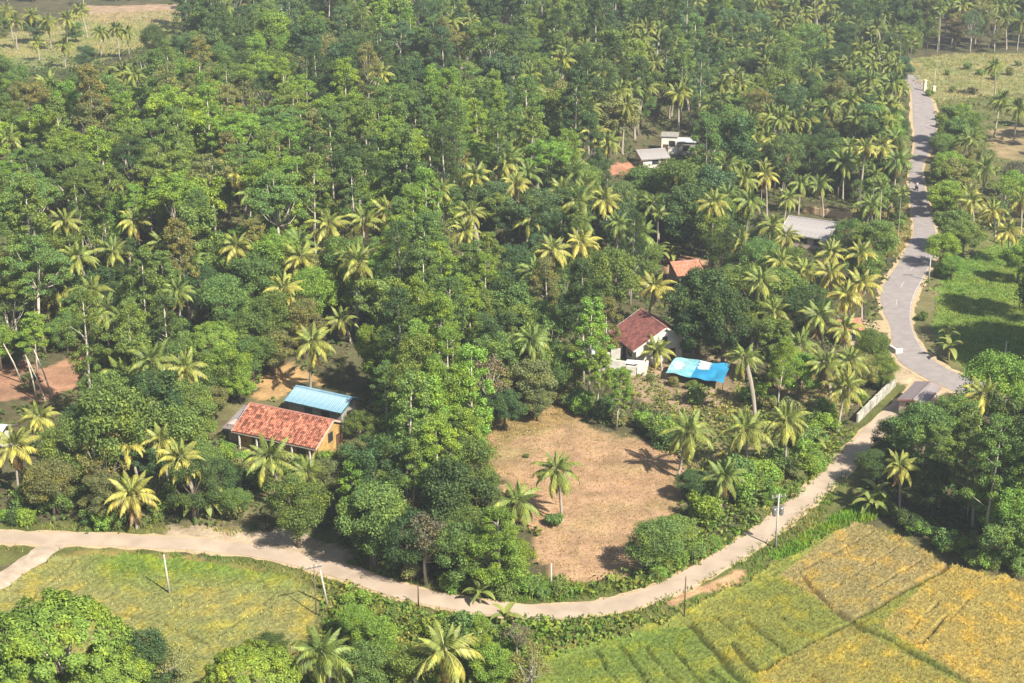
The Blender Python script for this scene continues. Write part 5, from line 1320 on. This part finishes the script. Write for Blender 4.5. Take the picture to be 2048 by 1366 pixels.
for px_, py_, s, lb in ((1110, 1052, .8, 'low palm-like shrub at the foot of the lone palm'), (1052, 915, .28, 'tiny dark shrub left in the bare clearing'), (1085, 955, .35, 'little dark shrub left of the lone palm')):
    plant('bush', spot(px_, py_), s, 'mid', .7, lb)

# red-leaved shrub and fallen log, felled trunks on the red bank
TONES['red'] = ((.22, .075, .04), 'reddish')
tree_px('sparse', 815, 1015, .5, 'red', .7, 'reddish leaved small tree in the strip left of clearing')
p = spot(180, 690); q = spot(196, 706)
MBl = MB().tube([(0, 0, .2), (.7, -1.3, .35), (1.2, -2.6, .3)], [.16, .18, .2], 7)
tag(MBl.build('fallen_log', plain('fresh_log', (.55, .38, .22), (.42, .28, .17), 2), None, True, loc=p), 'pale fallen log lying on the red earth bank', 'log')
BAREM = BARK_PALE
for i, (bx_, by_, tx, ty, lab) in enumerate([(74, 800, 54, 715, 'leftmost thin pale trunk standing on the red earth bank'), (92, 802, 66, 690, 'second thin pale trunk on the red earth bank'), (104, 790, 82, 680, 'third thin pale trunk on the red earth bank'), (45, 765, 0, 695, 'slanting thin pale trunk at the left edge above red bank')]):
    a = spot(bx_, by_); hgt = 6.0; b_ = spot(tx, ty, hgt); top = at_z(tx, ty, a.z + hgt)
    dv = Vector((top.x - a.x, (top.y - a.y) * .3, hgt))
    o = thing('bare_trunk', a, 0, lab, 'tree')
    MB().tube([(0, 0, -.4), dv * .5 + Vector((.1, 0, 0)), dv], [.13, .11, .07], 6).build('trunk', BAREM, o, True)
    m = MB()
    for k in range(3): m.tube([dv * (.7 + .1 * k), dv * (.7 + .1 * k) + Vector((math.cos(k * 2.3) * .8, math.sin(k * 2.3) * .8, .6))], [.035, .01], 4)
    m.build('branches', BAREM, o)

# ---------------------------------------------------------------- ground cover
def sample_zone(poly, n, avoid=(), pad=0):
    P = [at_z(x, max(y, -80), 0) for x, y in poly]
    x0, x1 = min(p.x for p in P), max(p.x for p in P); y0, y1 = max(110, min(p.y for p in P)), max(p.y for p in P)
    X = x0 + (x1 - x0) * RNG.random(n); Y = y0 + (y1 - y0) * RNG.random(n)
    px, py, d = project(X, Y, ground(X, Y))
    ok = in_poly(px, py, poly) & (px > -60) & (px < 2110) & (py < 1460)
    for a in avoid: ok &= ~in_poly(px, py, a)
    return X[ok], Y[ok], px[ok], py[ok]

LANE_STRIP = strip(LANE_PX, 19); ROAD_STRIP = ROAD_L + ROAD_R[::-1]
TRACK_STRIP = [(60, 1085), (125, 1085), (110, 1100), (20, 1170), (-60, 1215), (-90, 1190), (20, 1130)]
ROOFS = KEEP[7:9] + KEEP[10:12] + KEEP[13:15] + KEEP[16:19]
def leafy(name, poly, n, per, size, rad, hgt, cols, label, avoid=()):
    X, Y, px, py = sample_zone(poly, n, avoid)
    k = len(X); Z = ground(X, Y)
    r = (.5 + RNG.random((k, 1)))
    C = np.stack([X, Y, Z], -1)
    d = unit(RNG.normal(size=(k, per, 3)) + np.array([0, 0, .8])); d[..., 2] = np.abs(d[..., 2])
    P = (C[:, None] + d * r[..., None] * np.array([rad, rad, hgt])).reshape(-1, 3)
    N = unit(d.reshape(-1, 3) + .5 * RNG.normal(size=(k * per, 3)))
    v, f = leaf_quads(P, N, size, RNG)
    t = np.clip(vnoise(X, Y, 6, 81) * 1.5 - .25 + .35 * RNG.normal(size=k), 0, 1)[:, None]
    c = cols[0] * (1 - t) + cols[1] * t
    o = mesh_obj(name, v, f, TUFT, cols=np.repeat(np.repeat(c, per, 0), 4, 0))
    return tag(o, label, 'undergrowth', None, 'stuff')

def grass(name, poly, n, blades, hgt, cols, label, avoid=(), spread=.22):
    X, Y, px, py = sample_zone(poly, n, avoid)
    k = len(X)
    bx = X[:, None] + RNG.normal(size=(k, blades)) * spread; by = Y[:, None] + RNG.normal(size=(k, blades)) * spread
    bx, by = bx.ravel(), by.ravel(); bz = ground(bx, by) - .03; m = len(bx)
    a = RNG.random(m) * 6.28; w = .05 + .06 * RNG.random(m); h = hgt * (.5 + .9 * RNG.random(m)); l = RNG.normal(size=(m, 2)) * .35 * h[:, None]
    p0 = np.stack([bx + np.cos(a) * w, by + np.sin(a) * w, bz], -1); p1 = np.stack([bx - np.cos(a) * w, by - np.sin(a) * w, bz], -1)
    p2 = np.stack([bx + l[:, 0], by + l[:, 1], bz + h], -1)
    t = np.clip(vnoise(X, Y, 5, 82) * 1.6 - .3 + .25 * RNG.normal(size=k), 0, 1)[:, None]
    c = np.repeat(np.repeat(cols[0] * (1 - t) + cols[1] * t, blades, 0), 3, 0)
    o = mesh_obj(name, np.stack([p0, p1, p2], 1).reshape(-1, 3), np.arange(m * 3).reshape(-1, 3), TUFT, cols=c)
    return tag(o, label, 'grass', None, 'stuff')

FLOOR = [(-90, 140), (330, 90), (380, -60), (1800, -60), (1820, 330), (1800, 540), (1750, 650), (1790, 770), (1700, 880), (1400, 1130), (1300, 1175), (1000, 1200), (700, 1135), (640, 1075), (-90, 1060)]
OPEN = [CLEARING, LANE_STRIP, ROAD_STRIP, RED_BANK, TAN_BANK, YARD, ROADSIDE_YARD, APRON, RED_YARD, RED_YARD2] + ROOFS
leafy('undergrowth', FLOOR, 46000, 7, .34, .8, .8, (V(.050, .095, .028), V(.10, .14, .035)), 'leafy undergrowth covering the forest floor', OPEN)
leafy('grove_undergrowth', [(1740, 880), (1880, 790), (2140, 780), (2140, 1170), (1940, 1125), (1735, 1015)], 1500, 8, .32, .7, .7, (V(.04, .085, .025), V(.09, .15, .03)), 'leafy undergrowth in the grove right of the junction', [LANE_STRIP, ROAD_STRIP] + ROOFS)
leafy('roadside_scrub', [(1870, 200), (2140, 190), (2140, 470), (1960, 500), (1880, 600), (1830, 560), (1880, 470)], 2600, 7, .34, .7, .7, (V(.09, .15, .03), V(.15, .17, .05)), 'low scrub right of the main road', [ROAD_STRIP, RIGHT_DRY])
VERGE_AVOID = [LANE_STRIP, CLEARING, TRACK_STRIP, APRON, ROAD_STRIP, [(1325, 1205), (1400, 1170), (1475, 1132), (1490, 1140), (1440, 1175), (1345, 1218)]]
grass('verge_grass', [(-60, 1050), (300, 1050), (640, 1070), (700, 1120), (900, 1170), (1100, 1160), (1300, 1150), (1500, 1040), (1640, 900), (1700, 960), (1600, 1100), (1480, 1180), (1330, 1245), (1080, 1330), (1000, 1480), (560, 1480), (640, 1270), (660, 1200), (470, 1125), (180, 1100), (-60, 1105)], 22000, 5, .42, (V(.10, .19, .028), V(.22, .21, .055)), 'green grass on the verges of the concrete lane', VERGE_AVOID)
leafy('verge_weeds', [(640, 1160), (800, 1210), (900, 1235), (1000, 1245), (1300, 1235), (1330, 1250), (1080, 1330), (1040, 1480), (560, 1480), (640, 1270)], 2600, 8, .28, .6, .7, (V(.10, .19, .03), V(.20, .20, .05)), 'weeds on the bank below the lane', [LANE_STRIP])
leafy('yard_weeds', [(1180, 700), (1340, 760), (1500, 730), (1540, 760), (1690, 760), (1700, 800), (1640, 880), (1480, 980), (1400, 990), (1370, 930), (1300, 860), (1270, 800), (1200, 770)], 2600, 7, .24, .5, .5, (V(.13, .19, .04), V(.24, .22, .075)), 'patchy weeds in the yards above the clearing', ROOFS + [[(1190, 690), (1300, 690), (1290, 745), (1190, 745)], [(1330, 715), (1465, 720), (1455, 775), (1330, 765)]])
leafy('hedge_weeds', [(1090, 1165), (1300, 1145), (1400, 1050), (1480, 1000), (1600, 880), (1720, 860), (1640, 950), (1480, 1075), (1300, 1175), (1100, 1200)], 2600, 8, .28, .6, .8, (V(.10, .19, .03), V(.16, .19, .045)), 'weeds between the clearing and the lane', [LANE_STRIP])
grass('bright_bank_grass', [(1540, 1115), (1720, 1000), (1760, 1030), (1660, 1080), (1570, 1135)], 2600, 6, .5, (V(.13, .26, .028), V(.16, .25, .03)), 'bright green grass strip along the upper edge of right field', [LANE_STRIP])
grass('meadow_grass', MEADOW, 15000, 5, .28, (V(.095, .215, .032), V(.20, .255, .055)), 'green and yellowing grass in the right meadow')
grass('far_field_grass', FAR_LEFT, 9000, 4, .5, (V(.32, .28, .12), V(.20, .25, .08)), 'dry grass in the far field at top left')
grass('far_right_grass', FAR_RIGHT, 5000, 4, .5, (V(.30, .26, .12), V(.20, .24, .08)), 'dry grass in the far field at top right')
grass('clearing_stubble', CLEARING, 4200, 4, .16, (V(.36, .25, .14), V(.22, .20, .08)), 'short dry stubble on the bare clearing')
grass('clearing_margin_grass', [(960, 850), (1080, 812), (1140, 800), (1160, 840), (1080, 860), (1000, 890), (990, 960), (970, 940)], 1300, 5, .2, (V(.24, .22, .085), V(.30, .22, .10)), 'dry yellow grass at the upper left margin of clearing')
grass('clearing_front_grass', [(1070, 1150), (1150, 1168), (1260, 1165), (1310, 1140), (1330, 1165), (1100, 1195)], 1400, 5, .35, (V(.14, .20, .04), V(.26, .23, .07)), 'grass along the front edge of the clearing')
grass('dry_roadside_grass', DRY_VERGE, 1800, 5, .4, (V(.30, .25, .10), V(.20, .20, .06)), 'dry grass beside the upper main road', ROOFS)

# ---------------------------------------------------------------- labels: which plant is which
PLACES = [
 (lambda x, y: y > 1180 and x < 600, 'at the bottom left corner'), (lambda x, y: y > 1180, 'on the bank below the lane'),
 (lambda x, y: x > 1690 and y > 730 and y > 1330 - .30 * x + 0 and x > 1740, 'in the grove right of junction'),
 (lambda x, y: x > 1850 and y < 120, 'behind the far right meadow'), (lambda x, y: x > 1845 and y < 320, 'right of the wide upper road'), (lambda x, y: x > 1845 and y < 470, 'right of the straight upper road'), (lambda x, y: x > 1810, 'around the right meadow'),
 (lambda x, y: x < 400 and y < 110, 'around the far left field'),
 (lambda x, y: x > 1050 and y > 985, 'between the clearing and the lane bend'), (lambda x, y: x > 1340 and y > 800, 'right of the clearing above the lane'), (lambda x, y: x > 1050 and y > 775, 'along the upper edge of the clearing'),
 (lambda x, y: x > 660 and y > 1000, 'beside the lane left of the clearing'), (lambda x, y: x > 720 and y > 800, 'left of the bare clearing'),
 (lambda x, y: x > 420 and y > 840, 'in front of the long tiled house'), (lambda x, y: y > 930, 'beside the lane at the left'), (lambda x, y: x < 420 and y > 800, 'left of the long tiled house'), (lambda x, y: x < 420 and y > 640, 'around the red earth bank'), (lambda x, y: x < 720 and y > 640, 'behind the blue roofed shed'),
 (lambda x, y: x > 1540 and y > 690, 'behind the white boundary wall'), (lambda x, y: x > 1580 and y > 520, 'left of the road bend'), (lambda x, y: 1260 < x and y > 560, 'around the maroon roofed house'), (lambda x, y: x > 1130 and y > 640, 'left of the maroon roofed house'),
 (lambda x, y: x > 920 and y > 640, 'in the wood above the clearing'), (lambda x, y: y > 640, 'right of the blue roofed shed'),
 (lambda x, y: x > 1500 and y > 400, 'around the grey corrugated roof'), (lambda x, y: x > 1180 and y > 470, 'around the salmon tile roof'), (lambda x, y: x > 1180 and 340 < y, 'below the white block house'), (lambda x, y: 1180 < x < 1450 and y > 230, 'around the white block house'),
 (lambda x, y: x > 1640 and y > 180, 'left of the upper main road'), (lambda x, y: x > 1450 and y > 230, 'above the grey corrugated roof'), (lambda x, y: x > 1640, 'in the top right forest corner'), (lambda x, y: x > 1300 and y > 100, 'behind the white block house'), (lambda x, y: x > 1300, 'at the top edge right of centre'),
 (lambda x, y: x > 900 and y > 500, 'in the very centre of the forest'), (lambda x, y: x > 640 and y > 500, 'in the central forest left of centre'), (lambda x, y: x > 300 and y > 500, 'in the left forest above the shed'), (lambda x, y: y > 500, 'in the left forest above the red bank'),
 (lambda x, y: x > 900 and y > 340, 'among the upper central palms'), (lambda x, y: x > 640 and y > 340, 'in the pale column of forest trees'), (lambda x, y: x > 320 and y > 340, 'in the mid left forest'), (lambda x, y: y > 340, 'at the left edge of forest'),
 (lambda x, y: x > 900 and y > 180, 'in the upper central forest'), (lambda x, y: x > 620 and y > 180, 'in the upper forest left of centre'), (lambda x, y: x > 320 and y > 180, 'in the upper left forest'), (lambda x, y: y > 180, 'at the upper left forest edge'),
 (lambda x, y: x > 1000 and y > 85, 'in the far forest right of centre'), (lambda x, y: x > 1000, 'at the top edge centre'), (lambda x, y: x > 640 and y > 85, 'in the far forest left of centre'), (lambda x, y: x > 640, 'at the top edge left of centre'), (lambda x, y: y > 85, 'beyond the upper left forest'), (lambda x, y: True, 'at the top left forest end')]
ORD = ['', 'second', 'third', 'fourth', 'fifth', 'sixth', 'seventh', 'eighth', 'ninth', 'tenth', 'eleventh', 'twelfth', 'thirteenth', 'fourteenth', 'fifteenth', 'sixteenth', 'seventeenth', 'eighteenth', 'nineteenth', 'twentieth']
groups = {}
for o, kind, tone, px_, py_ in REG:
    name, one, many, cat = KINDS[kind]
    if 'label' in o:
        o['group'] = many + ' of the valley' if kind != 'bush' else 'shrubs of the valley'; continue
    pl = next(s for fn, s in PLACES if fn(px_, py_))
    o['group'] = (many + ' ' + pl)
    groups.setdefault((kind, tone, pl), []).append((px_, py_, o))
def word(i, n):
    if i == 0: return 'leftmost'
    if i == n - 1: return 'rightmost'
    return ORD[min(i, len(ORD) - 1)] + ' from left'
def label_run(lst, tone, one, many, pl, row=''):
    lst.sort(key=lambda e: e[0]); n = len(lst)
    for i, (_, _, o) in enumerate(lst):
        o['label'] = f'{tone} {one} {pl}' if n == 1 and not row else (f'{row}{tone} {one} {pl}' if n == 1 else f'{word(i, n)} {row}{tone} {one} {pl}')
for (kind, tone, pl), lst in groups.items():
    name, one, many, cat = KINDS[kind]
    if len(lst) <= 7: label_run(lst, tone, one, many, pl)
    else:
        lst.sort(key=lambda e: -e[1]); r = min(math.ceil(len(lst) / 7), 4); print('big', kind, tone, pl, len(lst)) if len(lst) > 60 else None; k = math.ceil(len(lst) / r)
        rows = [lst[i:i + k] for i in range(0, len(lst), k)]
        names = {2: ['nearer ', 'farther '], 3: ['nearest ', 'middle ', 'farthest '], 4: ['nearest ', 'near-middle ', 'far-middle ', 'farthest ']}[len(rows)] if len(rows) > 1 else ['']
        for rw, nm in zip(rows, names): label_run(rw, tone, one, many, pl, nm)

# ---------------------------------------------------------------- the air
hz = MB().box((-3400, -3400, -4), (3400, 3700, CAM_H + 5)).build('haze', None)
m = bpy.data.materials.new('haze'); m.use_nodes = True
nt = m.node_tree; nt.nodes.remove(nt.nodes['Principled BSDF'])
pv = nt.nodes.new('ShaderNodeVolumePrincipled'); pv.inputs['Color'].default_value = (.86, .92, 1.0, 1); pv.inputs['Density'].default_value = .00027; pv.inputs['Anisotropy'].default_value = .2
nt.links.new(pv.outputs[0], nt.nodes['Material Output'].inputs['Volume'])
hz.data.materials.append(m)
tag(hz, 'thin pale haze over the whole valley', 'haze', None, 'stuff')
print('plants', len(REG), 'filled', FILL, {k: sum(1 for r in REG if r[1] == k) for k in KINDS}, 'objects', len(bpy.data.objects))
